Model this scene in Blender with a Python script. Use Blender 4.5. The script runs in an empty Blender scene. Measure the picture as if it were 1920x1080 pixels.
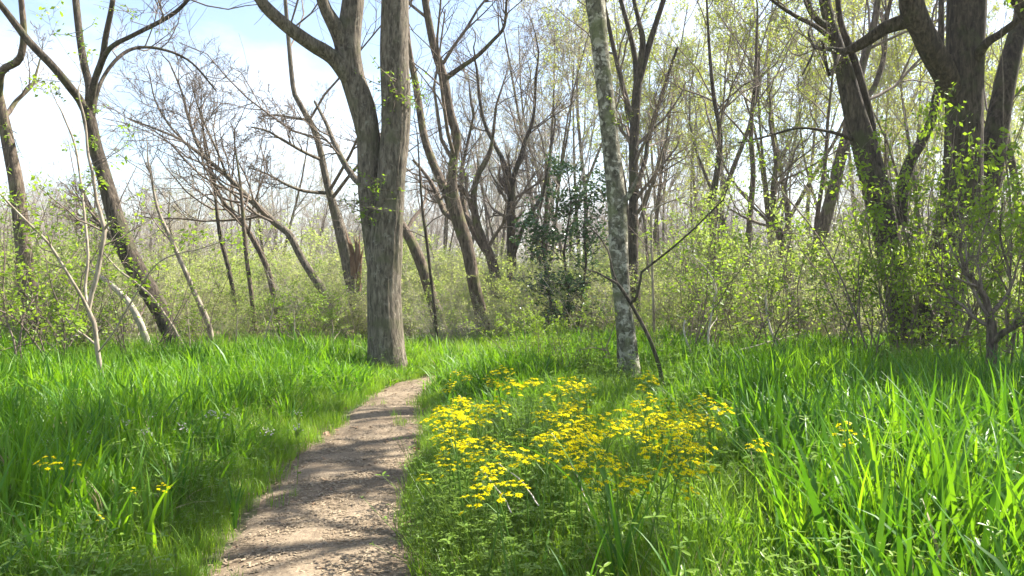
import bpy, math
import numpy as np

# ------------------------------------------------------------------ camera, sky, sun, exposure
S = bpy.context.scene
COL = S.collection
EYE, HOR, FOC = 1.5, 520.0, 1500.0          # eye height (m), horizon row and focal length in photo pixels (1920 wide)
cam_d = bpy.data.cameras.new('camera')
cam = bpy.data.objects.new('camera', cam_d)
COL.objects.link(cam)
cam.location = (0, 0, EYE)
cam.rotation_euler = (math.pi / 2, 0, 0)
cam_d.sensor_width = 36
cam_d.lens = 36 * FOC / 1920
cam_d.shift_y = -(540 - HOR) / 1920
cam_d.clip_start, cam_d.clip_end = 0.05, 2000
S.camera = cam

SUN_EL, SUN_ROT = math.radians(47), math.radians(60)      # sun to the right and a little beyond the trees
world = bpy.data.worlds.new('World')
S.world = world
world.use_nodes = True
wn, wl = world.node_tree.nodes, world.node_tree.links
bg = wn['Background']
sky = wn.new('ShaderNodeTexSky')
sky.sky_type = 'NISHITA'
sky.sun_disc = False
sky.sun_elevation, sky.sun_rotation = SUN_EL, SUN_ROT
sky.air_density, sky.dust_density, sky.ozone_density = 1.0, 1.2, 1.0
tc = wn.new('ShaderNodeTexCoord')
mp = wn.new('ShaderNodeMapping')
mp.inputs['Scale'].default_value = (1.0, 1.0, 2.2)
mp.inputs['Location'].default_value = (0.35, 0.2, 0.1)
cn = wn.new('ShaderNodeTexNoise')
cn.inputs['Scale'].default_value = 2.6
cn.inputs['Detail'].default_value = 8
cn.inputs['Roughness'].default_value = 0.58
cr = wn.new('ShaderNodeValToRGB')
cr.color_ramp.elements[0].position, cr.color_ramp.elements[1].position = 0.47, 0.78
cmx = wn.new('ShaderNodeMix')
cmx.data_type = 'RGBA'
cmx.inputs[7].default_value = (5.6, 5.9, 6.2, 1)          # sunlit cloud, in the sky texture's own units
wl.new(tc.outputs['Generated'], mp.inputs['Vector'])
wl.new(mp.outputs[0], cn.inputs['Vector'])
wl.new(cn.outputs['Fac'], cr.inputs['Fac'])
wl.new(cr.outputs['Color'], cmx.inputs[0])
wl.new(sky.outputs[0], cmx.inputs[6])
wl.new(cmx.outputs[2], bg.inputs['Color'])
bg.inputs['Strength'].default_value = 0.078

sun_d = bpy.data.lights.new('sun', 'SUN')
sun_d.energy, sun_d.angle, sun_d.color = 5.0, math.radians(0.55), (1.0, 0.95, 0.86)
sun = bpy.data.objects.new('sun', sun_d)
COL.objects.link(sun)
sun.rotation_euler = (math.pi / 2 - SUN_EL, 0, math.pi - SUN_ROT)
sun.location = (20, 12, 30)

S.view_settings.view_transform = 'Standard'
S.view_settings.look = 'None'
S.view_settings.gamma = 1.0
S.view_settings.use_curve_mapping = False
S.view_settings.exposure = 1.95
S.cycles.max_bounces = 5
S.cycles.diffuse_bounces = 2
S.cycles.glossy_bounces = 2
S.cycles.transmission_bounces = 4
S.cycles.use_denoising = True
S.cycles.sample_clamp_indirect = 6

RNG = np.random.default_rng(11)
rad = math.radians


def hash_noise(x, y, s=1.0, seed=0):
    """smooth value noise in numpy, 0..1"""
    x = np.asarray(x, float) * s
    y = np.asarray(y, float) * s
    xi, yi = np.floor(x), np.floor(y)
    fx, fy = x - xi, y - yi
    fx, fy = fx * fx * (3 - 2 * fx), fy * fy * (3 - 2 * fy)

    def h(a, b):
        v = np.sin(a * 127.1 + b * 311.7 + seed * 74.7) * 43758.5453
        return v - np.floor(v)
    return (h(xi, yi) * (1 - fx) + h(xi + 1, yi) * fx) * (1 - fy) + (h(xi, yi + 1) * (1 - fx) + h(xi + 1, yi + 1) * fx) * fy


def px(x, y, d):
    """world point on the line of sight of photo pixel (x, y) at distance d"""
    return np.array([(x - 960) / FOC * d, d, EYE + (HOR - y) / FOC * d])


# ------------------------------------------------------------------ materials
def mat(name):
    m = bpy.data.materials.new(name)
    m.use_nodes = True
    nt = m.node_tree
    return m, nt.nodes, nt.links, nt.nodes['Principled BSDF'], nt.nodes['Material Output']


def ramp(n, stops):
    r = n.new('ShaderNodeValToRGB')
    el = r.color_ramp.elements
    while len(el) < len(stops):
        el.new(0.5)
    for e, (p, c) in zip(el, stops):
        e.position = p
        e.color = (*c, 1)
    return r


def noise(n, l, vec, scale, detail=4, rough=0.55, dist=0.0):
    t = n.new('ShaderNodeTexNoise')
    t.inputs['Scale'].default_value = scale
    t.inputs['Detail'].default_value = detail
    t.inputs['Roughness'].default_value = rough
    t.inputs['Distortion'].default_value = dist
    l.new(vec, t.inputs['Vector'])
    return t


def mixrgb(n, l, fac, a, b, mode='MIX'):
    x = n.new('ShaderNodeMix')
    x.data_type = 'RGBA'
    x.blend_type = mode
    for i, v in ((0, fac), (6, a), (7, b)):
        if hasattr(v, 'is_output'):
            l.new(v, x.inputs[i])
        elif i == 0:
            x.inputs[0].default_value = v
        else:
            x.inputs[i].default_value = (*v, 1)
    return x.outputs[2]


def bark_mat(name, dark, mid, light, scale=9, stretch=0.18, bump=0.6, patch=None, patch_amt=(0.55, 0.62), moss=None):
    m, n, l, b, o = mat(name)
    g = n.new('ShaderNodeNewGeometry')
    mpn = n.new('ShaderNodeMapping')
    mpn.inputs['Scale'].default_value = (1, 1, stretch)
    l.new(g.outputs['Position'], mpn.inputs['Vector'])
    n1 = noise(n, l, mpn.outputs[0], scale, 8, 0.62, 0.6)
    r = ramp(n, [(0.36, dark), (0.52, mid), (0.70, light)])
    l.new(n1.outputs['Fac'], r.inputs['Fac'])
    col = r.outputs['Color']
    if patch:
        n2 = noise(n, l, g.outputs['Position'], 10.0, 8, 0.70, 0.5)
        r2 = ramp(n, [(patch_amt[0], (0, 0, 0)), (patch_amt[1], (1, 1, 1))])
        l.new(n2.outputs['Fac'], r2.inputs['Fac'])
        col = mixrgb(n, l, r2.outputs['Color'], col, patch)
    if moss:
        n3 = noise(n, l, g.outputs['Position'], 3.0, 5, 0.6)
        r3 = ramp(n, [(0.52, (0, 0, 0)), (0.66, (0.8, 0.8, 0.8))])
        l.new(n3.outputs['Fac'], r3.inputs['Fac'])
        col = mixrgb(n, l, r3.outputs['Color'], col, moss)
    l.new(col, b.inputs['Base Color'])
    b.inputs['Roughness'].default_value = 0.9
    b.inputs['Specular IOR Level'].default_value = 0.2
    bp = n.new('ShaderNodeBump')
    bp.inputs['Strength'].default_value = bump
    bp.inputs['Distance'].default_value = 0.03
    l.new(n1.outputs['Fac'], bp.inputs['Height'])
    l.new(bp.outputs[0], b.inputs['Normal'])
    return m


def leaf_mat(name, c1, c2, trans=0.45, tcol=None, rough=0.5, spec=0.4, nscale=1.2):
    m, n, l, b, o = mat(name)
    g = n.new('ShaderNodeNewGeometry')
    oi = n.new('ShaderNodeObjectInfo')
    n1 = noise(n, l, g.outputs['Position'], nscale, 3, 0.6)
    add = n.new('ShaderNodeMath')
    add.operation = 'MULTIPLY_ADD'
    add.inputs[1].default_value = 0.7
    l.new(oi.outputs['Random'], add.inputs[0])
    mr = n.new('ShaderNodeMapRange')
    mr.inputs[1].default_value, mr.inputs[2].default_value = 0.3, 0.7
    mr.inputs[3].default_value, mr.inputs[4].default_value = 0.0, 0.55
    l.new(n1.outputs['Fac'], mr.inputs[0])
    l.new(mr.outputs[0], add.inputs[2])
    col = mixrgb(n, l, add.outputs[0], c1, c2)
    l.new(col, b.inputs['Base Color'])
    b.inputs['Roughness'].default_value = rough
    b.inputs['Specular IOR Level'].default_value = spec
    if trans > 0:
        t = n.new('ShaderNodeBsdfTranslucent')
        tcl = mixrgb(n, l, 1.0, col, tcol or (1.3, 1.28, 0.8), 'MULTIPLY')
        l.new(tcl, t.inputs['Color'])
        mx = n.new('ShaderNodeMixShader')
        mx.inputs[0].default_value = trans
        l.new(b.outputs[0], mx.inputs[1])
        l.new(t.outputs[0], mx.inputs[2])
        l.new(mx.outputs[0], o.inputs['Surface'])
    return m


M = {}
M['bark_grey'] = bark_mat('bark_grey', (0.055, 0.045, 0.034), (0.145, 0.12, 0.09), (0.26, 0.22, 0.17), 24, 0.24, 1.0, patch=(0.25, 0.225, 0.18), patch_amt=(0.56, 0.68), moss=(0.11, 0.105, 0.06))
M['bark_pale'] = bark_mat('bark_pale', (0.05, 0.044, 0.03), (0.13, 0.118, 0.082), (0.24, 0.215, 0.16), 16, 0.6, 0.9, patch=(0.42, 0.39, 0.31), patch_amt=(0.50, 0.58), moss=(0.16, 0.17, 0.08))
M['bark_dark'] = bark_mat('bark_dark', (0.028, 0.022, 0.016), (0.074, 0.058, 0.043), (0.155, 0.123, 0.092), 22, 0.25, 1.0, patch=(0.13, 0.108, 0.08), patch_amt=(0.55, 0.68), moss=(0.075, 0.08, 0.035))
M['bark_brown'] = bark_mat('bark_brown', (0.042, 0.031, 0.022), (0.12, 0.091, 0.066), (0.23, 0.18, 0.135), 22, 0.25, 0.9, moss=(0.13, 0.14, 0.05))
M['bark_smooth'] = bark_mat('bark_smooth', (0.17, 0.135, 0.10), (0.30, 0.25, 0.19), (0.42, 0.36, 0.29), 18, 0.3, 0.25)
M['twig'] = bark_mat('twig_bark', (0.10, 0.078, 0.06), (0.18, 0.14, 0.11), (0.28, 0.225, 0.18), 20, 0.5, 0.1)
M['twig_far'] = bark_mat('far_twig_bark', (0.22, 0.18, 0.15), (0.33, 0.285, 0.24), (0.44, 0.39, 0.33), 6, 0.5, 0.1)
M['dead_wood'] = bark_mat('dead_wood', (0.32, 0.28, 0.22), (0.48, 0.43, 0.36), (0.62, 0.57, 0.49), 22, 0.3, 0.3)
M['torn_wood'] = bark_mat('torn_wood', (0.12, 0.065, 0.04), (0.22, 0.135, 0.085), (0.38, 0.29, 0.20), 14, 0.15, 0.8)
M['leaf_fresh'] = leaf_mat('leaf_fresh', (0.13, 0.23, 0.02), (0.22, 0.30, 0.03), 0.5)
M['leaf_crown'] = leaf_mat('leaf_crown', (0.22, 0.28, 0.04), (0.33, 0.36, 0.07), 0.55)
M['leaf_bud'] = leaf_mat('leaf_bud', (0.20, 0.22, 0.06), (0.30, 0.29, 0.08), 0.5)
M['leaf_shrub'] = leaf_mat('leaf_shrub', (0.18, 0.27, 0.055), (0.30, 0.37, 0.11), 0.62)
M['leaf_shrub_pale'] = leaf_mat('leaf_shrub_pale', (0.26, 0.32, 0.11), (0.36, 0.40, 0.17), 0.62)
M['leaf_bright'] = leaf_mat('leaf_bright', (0.15, 0.27, 0.015), (0.24, 0.34, 0.03), 0.5)
M['leaf_holly'] = leaf_mat('leaf_holly', (0.042, 0.09, 0.034), (0.08, 0.145, 0.055), 0.2, rough=0.25, spec=0.6)
M['grass'] = leaf_mat('grass_blade', (0.035, 0.135, 0.010), (0.16, 0.325, 0.022), 0.52, (1.6, 1.4, 0.45), rough=0.48, spec=0.32, nscale=0.9)
M['grass_near'] = leaf_mat('grass_near_blade', (0.025, 0.10, 0.011), (0.095, 0.235, 0.02), 0.4, (1.6, 1.4, 0.45), rough=0.46, spec=0.32, nscale=6)
M['grass_short'] = leaf_mat('short_grass_blade', (0.10, 0.24, 0.015), (0.20, 0.33, 0.035), 0.5, (1.4, 1.3, 0.6), nscale=1.5)
M['straw'] = leaf_mat('straw', (0.34, 0.27, 0.13), (0.46, 0.38, 0.21), 0.25, (1, 1, 1))
M['herb'] = leaf_mat('herb_leaf', (0.09, 0.19, 0.015), (0.18, 0.28, 0.03), 0.35, rough=0.4, nscale=3)
M['flower_stem'] = leaf_mat('flower_stem', (0.08, 0.19, 0.02), (0.13, 0.25, 0.03), 0.3)
M['petal'] = leaf_mat('yellow_petal', (0.68, 0.585, 0.0015), (0.75, 0.67, 0.003), 0.4, (1.1, 1.1, 1.0), rough=0.85, spec=0.08, nscale=20)
M['disc'] = leaf_mat('flower_disc', (0.52, 0.34, 0.005), (0.62, 0.42, 0.01), 0.0, rough=0.9, spec=0.05, nscale=20)
M['pink'] = leaf_mat('pink_petal', (0.70, 0.58, 0.56), (0.80, 0.74, 0.72), 0.4, (1, 1, 1), nscale=20)
M['dry_leaf'] = leaf_mat('dry_leaf', (0.17, 0.09, 0.045), (0.32, 0.21, 0.12), 0.15, (1, 1, 1), nscale=9)
M['chip'] = leaf_mat('wood_chip', (0.13, 0.094, 0.06), (0.31, 0.24, 0.155), 0.0, nscale=25, spec=0.2)

m, n, l, b, o = mat('forest_floor')
g = n.new('ShaderNodeNewGeometry')
a1 = noise(n, l, g.outputs['Position'], 14, 8, 0.7)
a2 = noise(n, l, g.outputs['Position'], 0.6, 5, 0.6)
r1 = ramp(n, [(0.35, (0.055, 0.04, 0.022)), (0.52, (0.13, 0.095, 0.05)), (0.68, (0.24, 0.18, 0.10))])
r2 = ramp(n, [(0.35, (0.03, 0.06, 0.012)), (0.65, (0.09, 0.13, 0.03))])
l.new(a1.outputs['Fac'], r1.inputs['Fac'])
l.new(a1.outputs['Fac'], r2.inputs['Fac'])
r3 = ramp(n, [(0.42, (0, 0, 0)), (0.6, (1, 1, 1))])
l.new(a2.outputs['Fac'], r3.inputs['Fac'])
l.new(mixrgb(n, l, r3.outputs['Color'], r1.outputs['Color'], r2.outputs['Color']), b.inputs['Base Color'])
b.inputs['Roughness'].default_value = 0.95
bp = n.new('ShaderNodeBump')
bp.inputs['Strength'].default_value = 0.8
bp.inputs['Distance'].default_value = 0.03
l.new(a1.outputs['Fac'], bp.inputs['Height'])
l.new(bp.outputs[0], b.inputs['Normal'])
M['floor'] = m

m, n, l, b, o = mat('mulch_path')
g = n.new('ShaderNodeNewGeometry')
mp2 = n.new('ShaderNodeMapping')
mp2.inputs['Scale'].default_value = (1.0, 0.55, 1.0)
l.new(g.outputs['Position'], mp2.inputs['Vector'])
a1 = noise(n, l, mp2.outputs[0], 46, 8, 0.72, 0.4)
a2 = noise(n, l, g.outputs['Position'], 2.2, 5, 0.6)
r1 = ramp(n, [(0.33, (0.115, 0.08, 0.05)), (0.5, (0.20, 0.15, 0.096)), (0.68, (0.29, 0.227, 0.148))])
l.new(a1.outputs['Fac'], r1.inputs['Fac'])
r2 = ramp(n, [(0.36, (0.62, 0.57, 0.51)), (0.60, (1.0, 1.0, 1.0))])
l.new(a2.outputs['Fac'], r2.inputs['Fac'])
l.new(mixrgb(n, l, 1.0, r1.outputs['Color'], r2.outputs['Color'], 'MULTIPLY'), b.inputs['Base Color'])
b.inputs['Roughness'].default_value = 0.95
bp = n.new('ShaderNodeBump')
bp.inputs['Strength'].default_value = 0.55
bp.inputs['Distance'].default_value = 0.012
l.new(a1.outputs['Fac'], bp.inputs['Height'])
l.new(bp.outputs[0], b.inputs['Normal'])
M['path'] = m


# ------------------------------------------------------------------ mesh helpers
class Geo:
    """collects vertices and faces (quads and triangles) with material slots"""

    def __init__(self):
        self.v, self.f, self.m, self.nv = [], [], [], 0

    def add(self, verts, faces, mi=0):
        verts = np.asarray(verts, float).reshape(-1, 3)
        faces = np.asarray(faces, int)
        if len(faces) == 0:
            return
        self.v.append(verts)
        self.f.append(faces + self.nv)
        self.m.append(np.full(len(faces), mi))
        self.nv += len(verts)

    def mesh(self, name, mats, smooth=True, offset=(0, 0, 0)):
        me = bpy.data.meshes.new(name)
        if not self.v:
            return me
        v = np.concatenate(self.v) - np.asarray(offset, float)
        loops = np.concatenate([f.ravel() for f in self.f])
        sizes = np.concatenate([np.full(len(f), f.shape[1]) for f in self.f])
        mi = np.concatenate(self.m)
        me.vertices.add(len(v))
        me.vertices.foreach_set('co', v.astype(np.float32).ravel())
        me.loops.add(len(loops))
        me.loops.foreach_set('vertex_index', loops.astype(np.int32))
        me.polygons.add(len(sizes))
        me.polygons.foreach_set('loop_start', (np.cumsum(sizes) - sizes).astype(np.int32))
        me.polygons.foreach_set('material_index', mi.astype(np.int32))
        me.polygons.foreach_set('use_smooth', np.full(len(sizes), smooth))
        for k in (mats if isinstance(mats, (list, tuple)) else [mats]):
            me.materials.append(M[k])
        me.update(calc_edges=True)
        me.validate()
        return me


def norm(a):
    return a / np.maximum(np.linalg.norm(a, axis=-1, keepdims=True), 1e-9)


def tubes(geo, P, R, sides=5, mi=0, cap=False):
    """P (N,K,3), R (N,K): N tapered tubes at once"""
    P, R = np.asarray(P, float), np.asarray(R, float)
    if P.ndim == 2:
        P, R = P[None], R[None]
    N, K, _ = P.shape
    if N == 0:
        return
    T = norm(np.gradient(P, axis=1))
    ax = np.abs(P[:, -1] - P[:, 0])
    ref = np.eye(3)[np.argmin(ax, axis=1)][:, None, :]
    n1 = norm(ref - (ref * T).sum(-1, keepdims=True) * T)
    n2 = np.cross(T, n1)
    a = np.arange(sides) / sides * 2 * math.pi
    ring = n1[:, :, None, :] * np.cos(a)[None, None, :, None] + n2[:, :, None, :] * np.sin(a)[None, None, :, None]
    V = P[:, :, None, :] + ring * (R[:, :, None, None] if R.ndim == 2 else R[..., None])
    base = (np.arange(N) * K * sides)[:, None, None]
    k = np.arange(K - 1)[None, :, None] * sides
    s = np.arange(sides)[None, None, :]
    s2 = (s + 1) % sides
    F = np.stack([base + k + s, base + k + s2, base + k + sides + s2, base + k + sides + s], -1).reshape(-1, 4)
    geo.add(V, F, mi)


def spline(pts, step):
    """Catmull-Rom through rows of any width, resampled about every `step` metres (first three columns are xyz)"""
    p = np.asarray(pts, float)
    q = np.vstack([2 * p[0] - p[1], p, 2 * p[-1] - p[-2]])
    out = []
    for i in range(1, len(q) - 2):
        a, b_, c, d = q[i - 1], q[i], q[i + 1], q[i + 2]
        k = max(1, int(np.linalg.norm(c[:3] - b_[:3]) / step))
        t = (np.arange(k) / k)[:, None]
        out.append(0.5 * (2 * b_ + (c - a) * t + (2 * a - 5 * b_ + 4 * c - d) * t * t + (3 * b_ - a - 3 * c + d) * t ** 3))
    out.append(p[-1:])
    return np.vstack(out)


def resample(poly, rr, K):
    d = np.r_[0, np.cumsum(np.linalg.norm(np.diff(poly, axis=0), axis=1))]
    t = np.linspace(0, d[-1], K)
    return np.stack([np.interp(t, d, poly[:, i]) for i in range(3)], -1), np.interp(t, d, rr), d[-1]


def spawn(rng, P, R, L, m, t=(0.3, 1.0), ang=(30, 60), lf=(0.3, 0.6), up=0.15, wob=0.18, rf=0.6, K=5, rmin=0.003, flat=None):
    """m children for each of N parent polylines (all with the same number of points)"""
    N, Kp, _ = P.shape
    par = np.repeat(np.arange(N), m)
    tt = rng.uniform(*t, N * m)
    x = tt * (Kp - 1)
    i0 = np.minimum(x.astype(int), Kp - 2)
    fr = (x - i0)[:, None]
    st = P[par, i0] * (1 - fr) + P[par, i0 + 1] * fr
    tan = norm(P[par, i0 + 1] - P[par, i0])
    r0 = (R[par, i0] * (1 - fr[:, 0]) + R[par, i0 + 1] * fr[:, 0])
    rnd = rng.normal(size=(N * m, 3))
    perp = norm(rnd - (rnd * tan).sum(-1, keepdims=True) * tan)
    a = np.radians(rng.uniform(*ang, N * m))[:, None]
    d = norm(tan * np.cos(a) + perp * np.sin(a))
    ln = L[par] * rng.uniform(*lf, N * m) * (1.15 - 0.55 * tt)
    pts = [st]
    p = st
    for k in range(K - 1):
        p = p + d * (ln / (K - 1))[:, None]
        pts.append(p)
        d = norm(d + rng.normal(size=d.shape) * wob + np.array([0, 0, up]))
    rr = np.maximum(r0 * rf, rmin)[:, None] * np.linspace(1, 0.32, K)[None]
    return np.stack(pts, 1), np.maximum(rr, rmin * 0.6), ln


def leaves(geo, rng, pos, size, mi=0, aspect=0.5, droop=0.3, fold=0.25):
    """small folded leaves (two quads) at pos"""
    N = len(pos)
    if N == 0:
        return
    ax = rng.normal(size=(N, 3))
    ax[:, 2] = ax[:, 2] * 0.5 - droop
    ax = norm(ax)
    rnd = rng.normal(size=(N, 3)) * 0.7 + np.array([0, 0, 1.0])
    side = norm(np.cross(ax, rnd))
    up = np.cross(side, ax)
    s = (size * rng.uniform(0.6, 1.3, N))[:, None]
    w = s * aspect * 0.5
    b0 = pos
    tip = pos + ax * s
    mid = pos + ax * s * 0.5
    l_ = mid + side * w + up * w * fold
    r_ = mid - side * w + up * w * fold
    V = np.stack([b0, l_, tip, r_], 1)
    i = (np.arange(N) * 4)[:, None]
    geo.add(V, np.concatenate([np.hstack([i, i + 1, i + 2]), np.hstack([i, i + 2, i + 3])]), mi)


def along(rng, P, n, t=(0.2, 1.0), jit=0.02):
    """n random points along each polyline"""
    N, K, _ = P.shape
    par = np.repeat(np.arange(N), n)
    x = rng.uniform(*t, N * n) * (K - 1)
    i0 = np.minimum(x.astype(int), K - 2)
    fr = (x - i0)[:, None]
    return P[par, i0] * (1 - fr) + P[par, i0 + 1] * fr + rng.normal(size=(N * n, 3)) * jit


def obj(name, me, parent=None, loc=None):
    o = bpy.data.objects.new(name, me)
    COL.objects.link(o)
    if parent is not None:
        o.parent = parent
    if loc is not None:
        o.location = loc
    return o


def tag(o, label, cat, group=None, kind=None):
    o['label'] = label
    o['category'] = cat
    if group:
        o['group'] = group
    if kind:
        o['kind'] = kind
    return o


def thing(name, label, cat, loc=(0, 0, 0), rotz=0, group=None):
    o = bpy.data.objects.new(name, None)
    COL.objects.link(o)
    o.empty_display_size = 0.2
    o.location = loc
    o.rotation_euler = (0, 0, rotz)
    return tag(o, label, cat, group)


# ------------------------------------------------------------------ path and ground
PATH = np.array([  # centre x, y, width in metres: read off the photograph's ground plane
    (0.0, -6, 1.0), (-0.1, -2, 1.0), (-0.55, 1.5, 1.0), (-1.0, 4.0, 1.0), (-1.22, 5.2, 0.98), (-1.30, 6.6, 0.94), (-1.33, 8.0, 0.82),
    (-1.42, 9.4, 0.68), (-1.43, 10.6, 0.60), (-1.25, 11.4, 0.55), (-0.3, 12.2, 0.6), (2.0, 13.2, 0.7), (4.6, 14.6, 0.7), (8, 17, 0.8), (13, 22, 0.8)])
PP = spline(np.c_[PATH[:, :2], np.zeros(len(PATH)), PATH[:, 2]], 0.1)


def path_dist(x, y):
    """signed distance to the path's edge (negative on the path)"""
    x, y = np.asarray(x, float).ravel(), np.asarray(y, float).ravel()
    out = np.empty(len(x))
    for i in range(0, len(x), 4000):
        dx = x[i:i + 4000, None] - PP[None, ::3, 0]
        dy = y[i:i + 4000, None] - PP[None, ::3, 1]
        dd = np.sqrt(dx * dx + dy * dy) - PP[None, ::3, 3] / 2
        out[i:i + 4000] = dd.min(1)
    return out


def gz(x, y):
    return 0.10 * (hash_noise(x, y, 0.33, 3) - 0.5) + 0.05 * (hash_noise(x, y, 0.9, 5) - 0.5)


xs = np.r_[-400, -200, -100, -60, -40, -30, np.arange(-24, 24.01, 0.3), 30, 40, 60, 100, 200, 400]
ys = np.r_[-200, -60, -20, -10, np.arange(-6, 30, 0.3), 34, 40, 50, 70, 100, 160, 260, 450]
gx, gy = np.meshgrid(xs, ys)
pd = path_dist(gx, gy).reshape(gx.shape)
zz = gz(gx, gy) - 0.03 * np.clip(1 - pd / 0.25, 0, 1)
G = Geo()
nx, ny = len(xs), len(ys)
ii = (np.arange(ny - 1)[:, None] * nx + np.arange(nx - 1)[None]).ravel()
G.add(np.stack([gx, gy, zz], -1), np.stack([ii, ii + 1, ii + nx + 1, ii + nx], -1))
ground = obj('ground', G.mesh('ground', 'floor'))
tag(ground, 'leaf littered woodland floor under the grass and trees', 'ground', kind='structure')

G = Geo()
T = norm(np.gradient(PP[:, :2], axis=0))
Nn = np.stack([-T[:, 1], T[:, 0]], -1)
u = np.linspace(-1, 1, 15)
arc = np.arange(len(PP)) * 0.1
wl_ = PP[:, 3] / 2 * (1.0 + 0.30 * (hash_noise(arc, 0 * arc, 2.2, 1) - 0.5) + 0.14 * (hash_noise(arc, 0 * arc, 7, 4) - 0.5)) + 0.05
wr_ = PP[:, 3] / 2 * (1.0 + 0.30 * (hash_noise(arc, 0 * arc, 2.0, 2) - 0.5) + 0.14 * (hash_noise(arc, 0 * arc, 7, 6) - 0.5)) + 0.05
W = np.where(u[None] > 0, u[None] * wl_[:, None], u[None] * wr_[:, None])
XY = PP[:, None, :2] + Nn[:, None, :] * W[..., None]
Z = gz(XY[..., 0], XY[..., 1]) + 0.006 + 0.022 * (hash_noise(XY[..., 0], XY[..., 1], 5, 7) - 0.5) - 0.035 * np.abs(u[None]) ** 6
K = len(u)
ii = (np.arange(len(PP) - 1)[:, None] * K + np.arange(K - 1)[None]).ravel()
G.add(np.dstack([XY, Z]), np.stack([ii, ii + 1, ii + K + 1, ii + K], -1)[:, ::-1])
tag(obj('path', G.mesh('path', 'path')), 'narrow tan wood chip footpath winding through the grass', 'path', kind='structure')


# ------------------------------------------------------------------ scattering of stuff (grass, chips, litter) with geometry nodes
def scatter(name, label, cat, protos, pts, rot, scl, idx):
    c = bpy.data.collections.new(name + '_pieces')
    for i, me in enumerate(protos):
        c.objects.link(bpy.data.objects.new('%s_piece_%02d' % (name, i), me))
    me = bpy.data.meshes.new(name)
    N = len(pts)
    me.vertices.add(N)
    me.vertices.foreach_set('co', np.asarray(pts, np.float32).ravel())
    for nm, tp, key, arr in (('rot', 'FLOAT_VECTOR', 'vector', rot), ('scl', 'FLOAT_VECTOR', 'vector', scl), ('idx', 'INT', 'value', idx)):
        at = me.attributes.new(nm, tp, 'POINT')
        at.data.foreach_set(key, np.asarray(arr, np.int32 if tp == 'INT' else np.float32).ravel())
    ob = obj(name, me)
    ng = bpy.data.node_groups.new(name + '_scatter', 'GeometryNodeTree')
    ng.interface.new_socket('Geometry', in_out='INPUT', socket_type='NodeSocketGeometry')
    ng.interface.new_socket('Geometry', in_out='OUTPUT', socket_type='NodeSocketGeometry')
    gi, go = ng.nodes.new('NodeGroupInput'), ng.nodes.new('NodeGroupOutput')
    ci = ng.nodes.new('GeometryNodeCollectionInfo')
    ci.inputs[0].default_value = c
    ci.inputs['Separate Children'].default_value = True
    ci.inputs['Reset Children'].default_value = True
    ip = ng.nodes.new('GeometryNodeInstanceOnPoints')
    ip.inputs['Pick Instance'].default_value = True

    def attr(nm, tp):
        a = ng.nodes.new('GeometryNodeInputNamedAttribute')
        a.data_type = tp
        a.inputs[0].default_value = nm
        return next(s for s in a.outputs if s.enabled and s.name == 'Attribute')
    L_ = ng.links.new
    L_(gi.outputs[0], ip.inputs['Points'])
    L_(ci.outputs[0], ip.inputs['Instance'])
    L_(attr('idx', 'INT'), ip.inputs['Instance Index'])
    e2r = ng.nodes.new('FunctionNodeEulerToRotation')
    L_(attr('rot', 'FLOAT_VECTOR'), e2r.inputs[0])
    L_(e2r.outputs[0], ip.inputs['Rotation'])
    L_(attr('scl', 'FLOAT_VECTOR'), ip.inputs['Scale'])
    L_(ip.outputs[0], go.inputs[0])
    md = ob.modifiers.new('scatter', 'NODES')
    md.node_group = ng
    return tag(ob, label, cat, kind='stuff')


def blade(geo, rng, base, az, length, w, th0, th1, segs=5, mi=0, fold=0.0, twist=0.3):
    s = np.linspace(0, 1, segs + 1)
    th = th0 + (th1 - th0) * s ** 1.6
    ds = length / segs
    r = np.r_[0, np.cumsum(np.sin(th[:-1]) * ds)]
    z = np.r_[0, np.cumsum(np.cos(th[:-1]) * ds)]
    P = base + np.stack([np.cos(az) * r, np.sin(az) * r, z], -1)
    ww = w * np.clip(0.55 + s * 2.2, 0, 1) * np.clip((1 - s) * 2.0, 0.04, 1) ** 0.8 * 0.5
    sa = az + math.pi / 2 + twist * s
    sd = np.stack([np.cos(sa), np.sin(sa), 0 * sa], -1)
    if fold:
        nrm = np.stack([-np.cos(az) * np.cos(th), -np.sin(az) * np.cos(th), np.sin(th)], -1)
        V = np.stack([P + sd * ww[:, None] + nrm * ww[:, None] * fold, P, P - sd * ww[:, None] + nrm * ww[:, None] * fold], 1)
        k = (np.arange(segs) * 3)[:, None]
        geo.add(V, np.concatenate([np.hstack([k, k + 1, k + 4, k + 3]), np.hstack([k + 1, k + 2, k + 5, k + 4])]), mi)
    else:
        V = np.stack([P + sd * ww[:, None], P - sd * ww[:, None]], 1)
        k = (np.arange(segs) * 2)[:, None]
        geo.add(V, np.hstack([k, k + 1, k + 3, k + 2]), mi)


def clump(seed, n_, h, w, spread, arch, mats=('grass',), segs=5, straw=0.0):
    rng = np.random.default_rng(seed)
    g_ = Geo()
    for i in range(n_):
        bpos = np.array([rng.normal() * spread, rng.normal() * spread, -0.02])
        L_ = h * rng.uniform(0.55, 1.15)
        th0 = rng.uniform(0.02, 0.22)
        th1 = rng.uniform(*arch)
        blade(g_, rng, bpos, rng.uniform(0, 6.283), L_, w * rng.uniform(0.6, 1.25), th0, th1, segs,
              1 if rng.random() < straw else 0, twist=rng.uniform(-1.2, 1.2))
    return g_.mesh('grass_clump', list(mats), smooth=True)


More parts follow.
